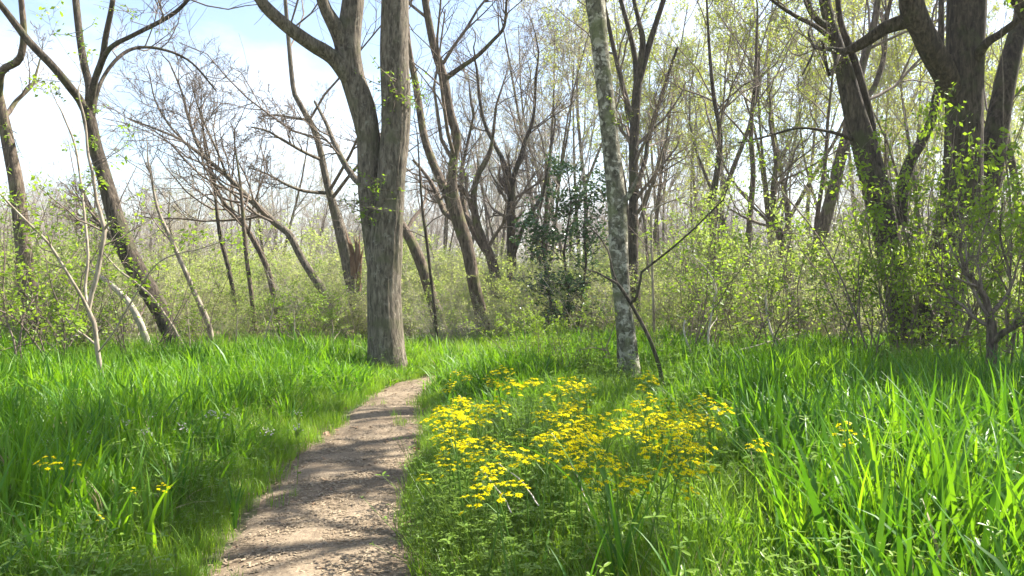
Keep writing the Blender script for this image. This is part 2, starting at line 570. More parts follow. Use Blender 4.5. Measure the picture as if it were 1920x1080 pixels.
tall = [clump(100 + i, 10, 0.62, 0.019, 0.045, (0.25, 1.5)) for i in range(5)] + \
       [clump(120 + i, 8, 0.60, 0.021, 0.04, (0.15, 0.8)) for i in range(3)] + \
       [clump(130 + i, 8, 0.5, 0.015, 0.06, (0.6, 2.3), ('grass', 'straw'), straw=0.3) for i in range(4)]
broad = [clump(160 + i, 7, 0.66, 0.027, 0.05, (0.25, 2.0), ('grass_near',), segs=6) for i in range(6)]
fine = [clump(140 + i, 26, 0.26, 0.0055, 0.05, (0.4, 1.8), ('grass_short', 'straw'), straw=0.035) for i in range(5)]


def herb_mesh(seed, n_=12, h=0.12, leaf=0.03, asp=1.0):
    rng = np.random.default_rng(seed)
    g_ = Geo()
    for i in range(n_):
        az, ln, le = rng.uniform(0, 6.283), h * rng.uniform(0.4, 1.2), rng.uniform(0.3, 1.0)
        b0 = np.array([rng.normal() * 0.035, rng.normal() * 0.035, -0.01])
        d = np.array([math.cos(az) * le, math.sin(az) * le, 1.0])
        p = np.array([b0, b0 + d * ln * 0.5, b0 + d * ln])
        tubes(g_, p, np.array([0.0018, 0.0015, 0.001]), 3, 0)
        for j in range(3):
            a2 = az + (j - 1) * 1.9 + rng.normal() * 0.2
            ax = norm(np.array([math.cos(a2), math.sin(a2), rng.uniform(-0.1, 0.35)]))
            sd = norm(np.cross(ax, [0, 0, 1]))
            s_ = leaf * rng.uniform(0.7, 1.3)
            nn = np.cross(sd, ax)
            sd = sd * asp
            V = [p[2], p[2] + ax * s_ * 0.35 + sd * s_ * 0.36 + nn * s_ * .06, p[2] + ax * s_ * 0.75 + sd * s_ * 0.33 + nn * s_ * .06, p[2] + ax * s_,
                 p[2] + ax * s_ * 0.75 - sd * s_ * 0.33 + nn * s_ * .06, p[2] + ax * s_ * 0.35 - sd * s_ * 0.36 + nn * s_ * .06]
            g_.add(V, [[0, 1, 2, 3], [0, 3, 4, 5]], 0)
    return g_.mesh('herb', ['herb'])


weeds = [herb_mesh(230 + i, 22 + 3 * i, 0.30 + 0.05 * i, 0.034, 0.42) for i in range(3)]
herbs = [herb_mesh(200 + i, 12 + i, 0.12 + 0.03 * i, 0.015 + 0.003 * (i % 3), (1.0, 0.6, 0.8, 0.5, 0.7)[i]) for i in range(5)]


def wedge(rng, N, y0, y1, k=0.72, extra=1.2):
    """random ground points in the camera's wedge, even density"""
    y = np.sqrt(rng.uniform(y0 * y0, y1 * y1, N))
    x = rng.uniform(-1, 1, N) * (y * k + extra)
    return x, y


def put(x, y, rng, smin, smax, tilt=0.12, sz=None):
    N = len(x)
    pts = np.stack([x, y, gz(x, y)], -1)
    rot = np.stack([rng.normal(size=N) * tilt, rng.normal(size=N) * tilt, rng.uniform(0, 6.283, N)], -1)
    s_ = rng.uniform(smin, smax, N)
    if sz is None:
        sz = s_
    return pts, rot, np.stack([s_, s_, sz], -1)


def drift(x, y):
    """0..1 where the yellow flower drift grows"""
    a = ((x - 0.35) / 1.15) ** 2 + ((y - 5.5) / 2.1) ** 2
    return np.clip(1.35 - a, 0, 1)


rng = np.random.default_rng(21)
# tall broad grass
x, y = wedge(rng, 29000, 2.3, 17.5)
d_ = path_dist(x, y)
den = np.where(y > 9.6, np.clip((d_ - 0.05) / 0.25, 0, 1), np.clip((d_ - 0.22) / 0.65, 0, 1))
right = np.clip((x - 0.45 - 0.08 * y) / 0.8, 0, 1)
patch = hash_noise(x, y, 0.8, 9)
den *= np.where(x > PP[0, 0] - 1.2, 1 - 0.6 * drift(x, y), 1)
den *= np.clip(0.35 + 1.3 * patch, 0, 1)
den *= np.where((x > -0.9) & (y < 5.2), np.clip(0.15 + 0.85 * right, 0, 1), 1)
den *= np.where((x < -1.4) & (y < 4.6), 0.75, 1)
den *= np.clip((15.5 + 1.5 * np.sign(x) - y) / 3.5, 0, 1)
den *= np.where(y < 3.0, np.where(x > 1.2, 0.5, 0.0), 1)
keep = rng.random(len(x)) < den
x, y, d_, right = x[keep], y[keep], d_[keep], right[keep]
hgt = (0.50 + 0.42 * np.clip(d_ / 1.2, 0, 1)) * (0.66 + 0.7 * hash_noise(x, y, 0.9, 12))
hgt *= 1 + 0.46 * right * np.clip((9.5 - y) / 3, 0, 1)
hgt *= np.where(drift(x, y) > 0.2, 0.72, 1)
hgt *= np.where((x > -1.0) & (x < 0.33 * y - 0.3) & (y > 4.5) & (y < 8.6), 0.74, 1)
hgt *= np.where(y < 3.6, 0.85, 1)
for tx, ty in ((1.49, 10.2), (-1.9, 12.2)):
    hgt *= 1 - 0.55 * np.exp(-(((x - tx) / 0.7) ** 2 + ((y - ty + 0.5) / 1.0) ** 2))
hgt *= np.where((x < -1.9) & (y > 4.0) & (y < 6.6), 1.25, 1)
p_, r_, s_ = put(x, y, rng, 0.85, 1.25)
s_[:, 2] = hgt * rng.uniform(0.85, 1.15, len(x))
nb = len(tall)
ixg = np.where(rng.random(len(x)) < 0.12 + 0.75 * right * np.clip((9 - y) / 3, 0, 1), nb + rng.integers(0, len(broad), len(x)), rng.integers(0, nb, len(x)))
thin_out = (ixg >= nb) & (rng.random(len(x)) < 0.62) & (y < 6.5)
scatter('tall_grass', 'tall bright green broad bladed grass covering the glade', 'grass', tall + broad, p_[~thin_out], r_[~thin_out], s_[~thin_out], ixg[~thin_out])
# short grass along the edges and between
x, y = wedge(rng, 38000, 2.6, 16)
d_ = path_dist(x, y)
den = np.where(d_ < 0.0, 0.02 * (d_ > -0.22) * np.clip(hash_noise(x, y, 2, 31) * 4 - 2, 0, 1) * 6, np.clip(1.1 - d_ / 2.2, 0.22, 1))
den = np.where((d_ > 0) & (d_ < 0.10), 0.55 * hash_noise(x, y, 2.5, 33) * 1.6, den)
den = np.where((x > -0.9) & (d_ > 0.05), np.maximum(den, np.where(x < 1.4, 0.8, 0.35)), den)
keep = rng.random(len(x)) < den
x, y, d_ = x[keep], y[keep], d_[keep]
p_, r_, s_ = put(x, y, rng, 0.7, 1.3)
s_ *= np.clip(0.55 + d_ * 0.75, 0.45, 1.55)[:, None]
scatter('short_grass', 'short fine green grass fringing the footpath', 'grass', fine, p_, r_, s_, rng.integers(0, len(fine), len(x)))
# small leafy herbs
x, y = wedge(rng, 21000, 2.6, 11)
d_ = path_dist(x, y)
den = np.clip((d_ - 0.05) / 0.2, 0, 1) * np.where(x > -1.0, np.clip(1.2 - np.abs(x - 0.6) / 3.6, 0.4, 1), 0.45) * np.clip(1.5 - y / 7.5, 0.12, 1)
den *= np.clip(hash_noise(x, y, 1.6, 15) * 2.0 - 0.45, 0, 1)
keep = rng.random(len(x)) < den
x, y = x[keep], y[keep]
xw, yw = wedge(rng, 2600, 2.8, 13)
kw = (path_dist(xw, yw) > 0.35) & (rng.random(len(xw)) < np.where(xw < -1, 0.35, 0.7) * np.clip(hash_noise(xw, yw, 0.8, 41) * 2 - 0.5, 0, 1))
ixh = np.r_[rng.integers(0, len(herbs), len(x)), len(herbs) + rng.integers(0, 3, kw.sum())]
x, y = np.r_[x, xw[kw]], np.r_[y, yw[kw]]
p_, r_, s_ = put(x, y, rng, 0.7, 1.5)
scatter('ground_herbs', 'low leafy green herbs carpeting the ground beside the footpath', 'ground cover', herbs + weeds, p_, r_, s_, ixh)


# wood chips on the path, dry leaves on the floor
def chip_mesh(seed):
    rng = np.random.default_rng(seed)
    L_, w_, h_ = rng.uniform(0.02, 0.05), rng.uniform(0.006, 0.014), rng.uniform(0.002, 0.005)
    c = np.array([[sx * L_ / 2, sy * w_ / 2, sz * h_] for sz in (0, 1) for sx, sy in ((-1, -1), (1, -1), (1, 1), (-1, 1))])
    c[:, :2] += rng.normal(size=(8, 2)) * 0.002
    g_ = Geo()
    g_.add(c, [[4, 5, 6, 7], [0, 1, 5, 4], [1, 2, 6, 5], [2, 3, 7, 6], [3, 0, 4, 7]])
    return g_.mesh('chip', ['chip'], smooth=False)


def litter_mesh(seed, size):
    rng = np.random.default_rng(seed)
    a = np.linspace(0, 2 * math.pi, 9)[:-1]
    r = size * (0.55 + 0.45 * np.abs(np.cos(a))) * rng.uniform(0.8, 1.15, 8)
    V = np.vstack([[0, 0, 0.004], np.stack([np.cos(a) * r, np.sin(a) * r * 0.6, 0.006 + rng.uniform(0, 0.35, 8) * size], -1)])
    g_ = Geo()
    g_.add(V, [[0, i + 1, (i + 1) % 8 + 1] for i in range(8)])
    return g_.mesh('dry_leaf', ['dry_leaf'])


chips = [chip_mesh(300 + i) for i in range(8)]
N = 11000
yy = np.where(rng.random(N) < 0.75, rng.uniform(3.2, 7.5, N), rng.uniform(6, 12.5, N))
k = np.searchsorted(PP[:140, 1], yy)
k = np.minimum(k, len(PP) - 1)
w_ = PP[k, 3]
x = PP[k, 0] + np.clip(rng.normal(size=N) * 0.30, -0.62, 0.62) * w_
yy = yy + 0 * x
p_, r_, s_ = put(x, yy, rng, 0.25, 0.8, 0.10)
p_[:, 2] += 0.008
scatter('wood_chips', 'loose tan wood chips and bark bits strewn on the footpath', 'wood chips', chips, p_, r_, s_, rng.integers(0, 8, N))
lits = [litter_mesh(320 + i, 0.03 + 0.006 * i) for i in range(4)]
x, y = wedge(rng, 5200, 2.6, 20)
d_ = path_dist(x, y)
keep = (d_ > -0.1) | (rng.random(len(x)) < 0.5)
x, y = x[keep], y[keep]
p_, r_, s_ = put(x, y, rng, 0.6, 1.3, 0.25)
p_[:, 2] += 0.012
s_ *= np.where(path_dist(x, y) < 0, 0.6, 1)[:, None]
scatter('leaf_litter', 'dry brown fallen leaves scattered over the woodland floor', 'fallen leaves', lits, p_, r_, s_, rng.integers(0, 4, len(x)))


# ------------------------------------------------------------------ trees traced from the photograph
def bark_tube(geo, poly, rr, sides, furrow, seed, flare=0.0, mi=0):
    """a trunk with furrowed, uneven bark and a root flare"""
    rng = np.random.default_rng(seed)
    K = len(poly)
    s = np.r_[0, np.cumsum(np.linalg.norm(np.diff(poly, axis=0), axis=1))]
    th = np.arange(sides) / sides * 2 * math.pi
    SS, TT = np.meshgrid(s, th, indexing='ij')
    disp = np.zeros_like(SS)
    for k in range(5):
        nf = 2 * rng.integers(6, 15)
        ph = rng.uniform(0, 6.28)
        disp += np.abs(np.sin(nf * 0.5 * TT + ph + 0.9 * np.sin(SS * rng.uniform(0.8, 2.2) + ph) + 0.5 * np.sin(SS * 6 + 2 * ph))) * rng.uniform(0.5, 1)
    disp = (disp / 5 - 0.5) * furrow
    for k in range(4):
        disp += 0.022 * np.sin((k + 1) * TT + rng.uniform(0, 6.28) + SS * rng.uniform(-2.5, 2.5))
    # the furrow pattern has an even wave number only when nf is even; blend the seam
    R = rr[:, None] * (1 + disp)
    if flare:
        f = np.exp(-s / 0.28)[:, None]
        R *= 1 + f * flare * (0.7 + 0.5 * np.cos(3 * TT + seed) + 0.35 * np.cos(5 * TT + 2 * seed))
    tubes(geo, poly[None], R[None], sides, mi)


def trace(pts, D, out=None, step=0.1):
    """pixel trace [(x, y, width px[, depth offset])] to a smooth polyline + radii in metres"""
    rows = []
    for q in pts:
        d = D + (q[3] if len(q) > 3 else 0)
        rows.append(np.r_[px(q[0], q[1], d), q[2] / FOC * d / 2])
    sp = spline(rows, step)
    return sp[:, :3], np.maximum(sp[:, 3], 0.004)


def continue_up(rng, poly, rr, length, up=0.35, wob=0.25, end=0.15, K=8):
    """carry a stem on beyond the top of the picture"""
    d = norm(poly[-1] - poly[-4])
    p, out, ro = poly[-1], [], []
    for k in range(K):
        p = p + d * length / K
        out.append(p)
        ro.append(rr[-1] * (1 - (1 - end) * (k + 1) / K))
        d = norm(d + rng.normal(size=3) * wob + np.array([0, 0, up]))
    a = np.vstack([poly, out])
    q = spline(np.c_[a[::2] if len(a) > 40 else a, np.r_[rr, ro][::2] if len(a) > 40 else np.r_[rr, ro]], 0.15)
    return q[:, :3], q[:, 3]


def traced_tree(name, label, D, seed, stems, bark, twig='twig', branch=(6, 5, 4), tmin=0.35, lf=(0.25, 0.5), up=0.12, wob=0.2, leaf=None, leaf_n=0,
                leaf_size=0.035, furrow=0.1, sides=20, flare=0.25, rf=0.45, rmin=0.004, cat='tree', ang=(28, 62), group=None, extra_leaves=None):
    """stems: list of (part name, pixel trace from base to tip, metres carried on past the tip, twigs?)"""
    rng = np.random.default_rng(seed)
    base = px(stems[0][1][0][0], stems[0][1][0][1], D)
    base[2] = gz(base[0], base[1])
    root = thing(name, label, cat, base, group=group)
    polys = []
    for i, (pn, tr, cont, tw) in enumerate(stems):
        poly, rr = trace(tr, D)
        if i == 0 or pn == 'trunk':
            if abs(poly[0, 2]) < 0.6:
                poly = np.vstack([[poly[0] + (poly[0] - poly[1]) * 0.2 - [0, 0, 0.25]], poly])
                rr = np.r_[rr[0] * 1.05, rr]
        if cont:
            poly, rr = continue_up(rng, poly, rr, cont)
        g_ = Geo()
        big = rr.max()
        sd = sides if big > 0.12 else max(7, sides // 2)
        bark_tube(g_, poly, rr, sd, furrow if big > 0.05 else 0.05, seed + i, flare if (i == 0 and flare) else 0)
        part = obj(pn, g_.mesh(pn, bark, offset=base), root if pn == 'trunk' else trunk)
        if pn == 'trunk':
            trunk = part
        if tw:
            polys.append((resample(poly, rr, 24), tw))
    g_ = Geo()
    gl = Geo()
    for (P, R, L), tw in polys:
        P, R, L = P[None], R[None], np.array([L])
        t0 = tmin if tw is True else tw
        a = spawn(rng, P, R, L, branch[0], (t0, 0.98), ang, lf, up, wob, rf, 7, rmin)
        b_ = spawn(rng, *a, branch[1], (0.25, 1.0), (25, 60), (0.3, 0.6), up * 0.6, wob * 1.1, 0.6, 5, rmin)
        c_ = spawn(rng, *b_, branch[2], (0.2, 1.0), (25, 65), (0.3, 0.65), up * 0.4, wob * 1.2, 0.65, 4, rmin)
        tubes(g_, a[0], a[1], 6)
        tubes(g_, b_[0], b_[1], 4)
        tubes(g_, c_[0], c_[1], 3)
        if leaf and leaf_n:
            leaves(gl, rng, along(rng, c_[0], leaf_n, (0.3, 1.0), 0.03), leaf_size)
    if g_.nv:
        o_ = obj('branches', g_.mesh('branches', twig, offset=base), root)
        o_['kind'] = 'stuff'
    if extra_leaves:
        for (ex, ey, er, en, ed) in extra_leaves:
            c0 = px(ex, ey, D + ed)
            r_m = er / FOC * D
            ns = max(6, en // 7)
            st = np.repeat((c0 + np.array([0, 0.15, -0.08]))[None], ns, 0) + rng.normal(size=(ns, 3)) * [0.04, 0.02, 0.25 * r_m]
            en_ = st + rng.normal(size=(ns, 3)) * r_m * np.array([0.8, 0.5, 0.6]) + np.array([0, -0.1, 0.05])
            sh = np.stack([st, (st + en_) / 2 + rng.normal(size=(ns, 3)) * 0.03, en_], 1)
            g2 = Geo()
            tubes(g2, sh, np.tile([0.007, 0.005, 0.002], (ns, 1)), 4)
            leaves(gl, rng, along(rng, sh, 9, (0.3, 1.0), 0.015), leaf_size)
            obj('shoots', g2.mesh('shoots', twig, offset=base), root)['kind'] = 'stuff'
    if gl.nv:
        o_ = obj('foliage', gl.mesh('foliage', leaf or 'leaf_fresh', offset=base), root)
        o_['kind'] = 'stuff'
    return root


# the big twin-stemmed tree left of the path's bend
traced_tree('twin_stem_tree', 'massive grey twin stemmed tree standing in the grass left of the path bend', 12.2, 1, [
    ('trunk', [(728, 705, 80), (727, 685, 72), (725, 660, 68), (722, 600, 64), (720, 540, 62), (722, 480, 62), (727, 420, 57), (733, 350, 53), (737, 300, 52), (741, 250, 53), (742, 190, 55), (739, 100, 53), (741, 0, 50), (740, -60, 46)], 7, 0.75),
    ('stem', [(716, 560, 34, .05), (705, 480, 40, .08), (696, 420, 38, .1), (691, 350, 40, .1), (692, 300, 42, .1), (691, 255, 42, .1), (680, 200, 47, .1), (663, 150, 45, .1), (652, 100, 50, .1), (656, 50, 44, .1), (662, 0, 40, .1), (666, -50, 36, .1)], 5, 0.8),
    ('limb', [(650, 120, 30, .1), (640, 75, 30, 0), (628, 48, 28, -.1), (612, 20, 23, -.2), (604, 0, 21, -.25), (596, -40, 19, -.3)], 3.5, 0.6),
    ('limb', [(655, 150, 30, .05), (624, 108, 29, -.1), (580, 80, 26, -.3), (535, 47, 24, -.5), (495, 10, 22, -.7), (478, -20, 19, -.8)], 3, 0.55),
    ('limb', [(690, 350, 14, .2), (668, 338, 12, .4), (645, 305, 11, .7), (625, 265, 9, 1.0), (612, 232, 7, 1.2), (590, 190, 4, 1.5)], 0, 0.4),
], 'bark_grey', furrow=0.10, sides=72, flare=0.30, leaf='leaf_bright', leaf_size=0.05, branch=(7, 6, 4), rf=0.4,
    extra_leaves=[(742, 160, 45, 130, -.4), (700, 340, 30, 90, -.4), (665, 375, 45, 110, -.4), (775, 170, 40, 90, 0), (690, 400, 20, 40, -.4)])

# the pale, mottled tree right of the flowers
traced_tree('pale_bark_tree', 'slender tree with pale mottled bark rising behind the yellow flowers', 10.2, 2, [
    ('trunk', [(1181, 741, 52), (1180, 716, 47), (1178, 690, 44), (1175, 640, 38), (1167, 560, 34), (1161, 480, 36), (1157, 387, 36), (1147, 289, 33), (1135, 178, 33), (1125, 89, 32), (1116, 0, 37), (1110, -50, 33)], 7, 0.75),
    ('limb', [(1158, 400, 14), (1172, 375, 12, -.1), (1188, 352, 9, -.15), (1196, 330, 5, -.2)], 0, 0.5),
], 'bark_pale', furrow=0.06, sides=32, flare=0.15, branch=(7, 5, 4), leaf='leaf_fresh', leaf_size=0.04,
    extra_leaves=[(1150, 205, 25, 14, -.3), (1140, 650, 40, 50, -.5)])

traced_tree('forked_dark_tree', 'dark upright tree forking into a spray just behind the pale trunk', 17, 3, [
    ('trunk', [(1192, 652, 26), (1190, 560, 22), (1187, 480, 19), (1188, 380, 18), (1189, 267, 17), (1193, 190, 17), (1196, 150, 16)], 0, 0.5),
    ('limb', [(1194, 165, 13), (1191, 111, 11, .1), (1180, 60, 9, .1), (1164, 0, 8, .1), (1158, -40, 7)], 2.5, 0.3),
    ('limb', [(1196, 150, 13), (1205, 80, 12, -.1), (1198, 40, 9, -.1), (1189, 0, 8), (1185, -40, 7)], 2.5, 0.3),
    ('limb', [(1197, 155, 14), (1214, 95, 13), (1228, 50, 11), (1244, 0, 10), (1255, -40, 9)], 3, 0.3),
    ('limb', [(1188, 240, 11), (1176, 190, 10, .3), (1160, 130, 9, .5), (1146, 70, 8, .6), (1138, 30, 7, .6)], 2, 0.3),
    ('limb', [(1190, 360, 10), (1210, 300, 9, .3), (1216, 260, 8, .5), (1240, 180, 7, .8), (1270, 90, 5, 1)], 0, 0.3),
], 'bark_dark', furrow=0.1, sides=16, branch=(7, 6, 4), leaf='leaf_bud', leaf_n=1, leaf_size=0.04)

traced_tree('forked_leaning_tree', 'dark tree leaning left and forking low, right of the twin stemmed tree', 17, 4, [
    ('trunk', [(912, 652, 30), (902, 590, 25), (890, 540, 24), (876, 465, 24), (857, 405, 26), (848, 350, 20), (850, 300, 17), (857, 260, 17), (843, 210, 17), (830, 140, 17), (813, 85, 15), (797, 0, 13), (794, -40, 12)], 3, 0.35),
    ('limb', [(856, 410, 20), (838, 365, 18, .1), (820, 325, 17, .2), (806, 290, 16, .3), (795, 255, 15, .4), (786, 200, 14, .5), (778, 150, 13, .6), (766, 85, 11, .7), (760, 0, 9, .8)], 3, 0.3),
    ('limb', [(832, 150, 11), (862, 128, 9, -.2), (895, 105, 8, -.3), (925, 75, 7, -.5), (945, 50, 6, -.6), (950, 0, 5, -.7)], 1.5, 0.3),
    ('limb', [(850, 410, 12), (832, 395, 11, .4), (818, 360, 9, .7), (800, 330, 7, 1), (775, 300, 5, 1.3)], 0, 0.3),
], 'bark_brown', furrow=0.1, sides=18, branch=(8, 6, 4), leaf='leaf_bright', leaf_size=0.05,
    extra_leaves=[(850, 300, 20, 25, -.2), (826, 340, 22, 25, -.2), (795, 185, 40, 30, 0)])

traced_tree('upright_dark_tree', 'slim dark upright tree beside the glossy evergreen shrub', 21, 5, [
    ('trunk', [(961, 627, 22), (960, 560, 18), (959, 500, 17), (958, 420, 16), (960, 335, 15)], 0, 0.6),
    ('limb', [(960, 345, 11), (945, 305, 9), (928, 272, 8, .2), (910, 235, 7, .4), (900, 190, 6, .5), (895, 140, 5, .6)], 1.5, 0.2),
    ('limb', [(960, 340, 11), (975, 298, 9), (986, 262, 8), (1000, 220, 6), (1005, 150, 5)], 2, 0.2),
    ('limb', [(962, 480, 9), (980, 430, 8, -.3), (1000, 395, 7, -.5), (1018, 360, 6, -.6), (1030, 300, 5, -.6), (1040, 240, 4)], 1, 0.25),
], 'bark_dark', furrow=0.08, sides=14, branch=(9, 7, 4), rmin=0.006)

traced_tree('curved_grey_tree', 'grey tree curving up to the left between the two forked dark trees', 21, 6, [
    ('trunk', [(945, 627, 24), (925, 500, 20), (905, 450, 17), (893, 415, 16), (888, 370, 12), (895, 330, 11), (912, 300, 10), (922, 270, 7), (930, 200, 5)], 2, 0.3),
    ('limb', [(915, 480, 11), (885, 430, 11, .3), (868, 380, 9, .5), (865, 330, 8, .6), (872, 290, 6, .7), (885, 230, 5, .8)], 1.5, 0.3),
    ('limb', [(893, 410, 8), (878, 372, 7, -.2), (862, 350, 6, -.3), (838, 342, 4, -.4)], 0, 0.3),
], 'bark_brown', furrow=0.08, sides=12, branch=(9, 7, 4), rmin=0.006)

traced_tree('broken_bark_tree', 'leaning tree with torn reddish wood low on its trunk behind the twin stemmed tree', 19, 7, [
    ('trunk', [(690, 638, 34), (676, 580, 34), (662, 530, 30), (651, 480, 27), (641, 440, 24), (628, 395, 18), (615, 350, 14), (606, 310, 13), (600, 280, 12), (590, 245, 11), (578, 222, 11), (560, 190, 10), (550, 165, 9), (541, 75, 8), (535, 0, 7), (532, -40, 6)], 3, 0.3),
    ('limb', [(603, 300, 7), (570, 285, 6, -.5), (530, 262, 5, -1), (500, 245, 4, -1.4), (470, 238, 3, -1.7)], 0, 0.3),
    ('limb', [(612, 362, 7), (570, 358, 6, -.4), (535, 345, 5, -.7), (505, 328, 4, -1), (470, 315, 3, -1.2)], 0, 0.3),
    ('limb', [(580, 225, 6), (555, 222, 5, .4), (520, 216, 4, .8), (490, 218, 3, 1)], 0, 0.3),
], 'bark_grey', furrow=0.1, sides=16, branch=(11, 7, 5), rmin=0.006)

traced_tree('arching_thin_tree', 'thin bare tree arching far over to the left above the bushes', 19, 8, [
    ('trunk', [(640, 638, 20), (610, 555, 17), (595, 530, 16), (566, 485, 14), (546, 445, 14), (535, 432, 13), (520, 422, 12), (492, 395, 12), (465, 370, 11), (420, 325, 9), (370, 285, 7), (335, 260, 5), (300, 245, 4), (240, 222, 3)], 0, 0.35),
    ('limb', [(385, 296, 6), (368, 265, 6, .3), (352, 215, 5, .5), (340, 170, 4, .6), (320, 122, 3, .8)], 0.8, 0.2),
    ('limb', [(425, 330, 5), (410, 290, 4, -.4), (385, 235, 4, -.7), (372, 200, 3, -.8)], 0.8, 0.2),
    ('limb', [(350, 270, 4), (318, 235, 4, .2), (292, 190, 3, .4), (280, 140, 2, .5)], 0.5, 0.2),
], 'bark_grey', furrow=0.06, sides=12, branch=(12, 7, 4), rmin=0.006, up=0.05)

traced_tree('leaning_pole_tree', 'thin dark pole tree leaning left below the arching tree', 20, 9, [
    ('trunk', [(530, 632, 13), (515, 560, 12), (500, 500, 11), (470, 440, 10), (452, 415, 10), (430, 395, 9), (412, 365, 7), (400, 340, 6), (388, 300, 5), (380, 240, 3)], 1, 0.4),
    ('limb', [(440, 405, 5), (432, 370, 4, .2), (436, 330, 3, .4), (440, 280, 2)], 0.5, 0.2),
], 'bark_brown', furrow=0.06, sides=10, branch=(10, 6, 4), rmin=0.006)

# left edge
traced_tree('leaning_left_tree', 'dark trunk leaning left with spreading limbs beside the thin sapling', 13.5, 10, [
    ('trunk', [(350, 686, 34), (318, 620, 32), (296, 575, 33), (270, 530, 34), (245, 485, 34), (228, 440, 33), (213, 395, 30), (200, 350, 27), (190, 315, 25), (178, 275, 24), (168, 225, 23), (163, 205, 21)], 0, False),
    ('limb', [(166, 220, 17), (150, 188, 16), (135, 168, 16, -.2), (100, 125, 15, -.4), (55, 78, 14, -.6), (10, 20, 12, -.8), (-30, -30, 10, -1)], 3, 0.35),
    ('limb', [(165, 215, 17), (168, 165, 15, .2), (158, 120, 14, .3), (150, 70, 13, .4), (142, 0, 12, .5), (138, -40, 11, .6)], 4, 0.3),
    ('limb', [(167, 210, 14), (178, 150, 12, -.2), (192, 110, 12, -.3), (198, 70, 11, -.4), (210, 10, 10, -.5), (216, -40, 9, -.6)], 3, 0.3),
    ('limb', [(182, 140, 11, -.2), (205, 92, 9, -.5), (250, 66, 8, -.8), (310, 35, 8, -1), (345, 8, 7, -1.2), (380, -40, 6, -1.4)], 2, 0.3),
    ('limb', [(172, 240, 8), (185, 165, 7, .4), (215, 115, 7, .7), (255, 90, 6, 1), (310, 94, 5, 1.3), (360, 118, 4, 1.6), (405, 170, 3, 1.9)], 0, 0.3),
    ('limb', [(262, 505, 18, .2), (225, 470, 14, .5), (205, 440, 12, .8), (175, 400, 9, 1.0), (150, 350, 6, 1.3)], 0, 0.4),
], 'bark_dark', furrow=0.10, sides=24, branch=(9, 6, 5), leaf='leaf_bright', leaf_size=0.06, rmin=0.005,
    extra_leaves=[(165, 200, 28, 30, -.3), (168, 255, 22, 22, -.3), (165, 320, 20, 18, -.3), (222, 440, 22, 22, -.5), (240, 15, 40, 40, -.5), (140, 55, 30, 25, 0), (100, 150, 22, 12, 0)])

traced_tree('left_edge_tree', 'dark mossy trunk at the far left edge of the picture', 13.5, 11, [
    ('trunk', [(75, 686, 42), (65, 640, 38), (56, 580, 34), (50, 530, 31), (46, 480, 29), (42, 440, 27), (36, 390, 27), (30, 340, 26), (20, 290, 24), (10, 240, 22), (-2, 190, 20), (-15, 120, 18), (-25, 40, 16)], 5, 0.5),
    ('limb', [(-5, 185, 16), (2, 135, 15, -.3), (22, 122, 14, -.4), (38, 108, 13, -.5), (45, 65, 12, -.5), (40, 0, 10, -.5), (36, -40, 9, -.5)], 3, 0.3),
    ('limb', [(0, 200, 12), (12, 215, 10, .3), (30, 190, 8, .5), (60, 160, 6, .7), (70, 130, 4, .8)], 0.6, 0.3),
], 'bark_brown', furrow=0.14, sides=24, branch=(8, 5, 4), leaf='leaf_bright', leaf_size=0.05, extra_leaves=[(15, 250, 40, 40, -.4), (5, 120, 30, 30, -.5), (30, 400, 35, 30, -.4)])

traced_tree('thin_sapling', 'thin pale crooked sapling in the grass at left', 9.0, 12, [
    ('trunk', [(210, 770, 12), (205, 745, 10), (188, 688, 9.5), (181, 640, 9), (177, 607, 9), (166, 582, 9), (172, 550, 9), (180, 525, 9), (190, 470, 8), (196, 430, 8), (188, 400, 7), (180, 375, 6), (175, 330, 5.5), (165, 290, 5), (160, 230, 4), (150, 190, 3)], 0.6, 0.35),
    ('limb', [(167, 585, 8), (155, 560, 6, -.1), (125, 510, 5.5, -.2), (90, 455, 5, -.3), (55, 420, 4.5, -.4), (20, 385, 4, -.5), (-20, 340, 3, -.6)], 0, 0.3),
    ('limb', [(194, 432, 5), (203, 420, 4.5, -.05), (214, 412, 3.5, -.1)], 0, False),
    ('limb', [(184, 650, 4), (160, 630, 4, .2), (138, 615, 3, .3), (120, 590, 2.5, .4)], 0, 0.3),
    ('limb', [(166, 580, 5), (160, 540, 5, .2), (165, 480, 5, .3), (158, 400, 4.5, .4), (150, 330, 4, .5), (140, 270, 3.5, .5), (120, 220, 3, .5)], 0.5, 0.3),
    ('limb', [(185, 660, 3.5, -.1), (215, 620, 3.5, -.3), (250, 560, 3, -.4), (300, 490, 2.5, -.6), (380, 465, 2, -.7), (430, 448, 2, -.8)], 0, 0.3),
], 'bark_smooth', twig='twig', furrow=0.03, sides=14, flare=0, branch=(6, 4, 3), leaf='leaf_bright', leaf_n=2, leaf_size=0.06, rmin=0.0022, lf=(0.12, 0.3))

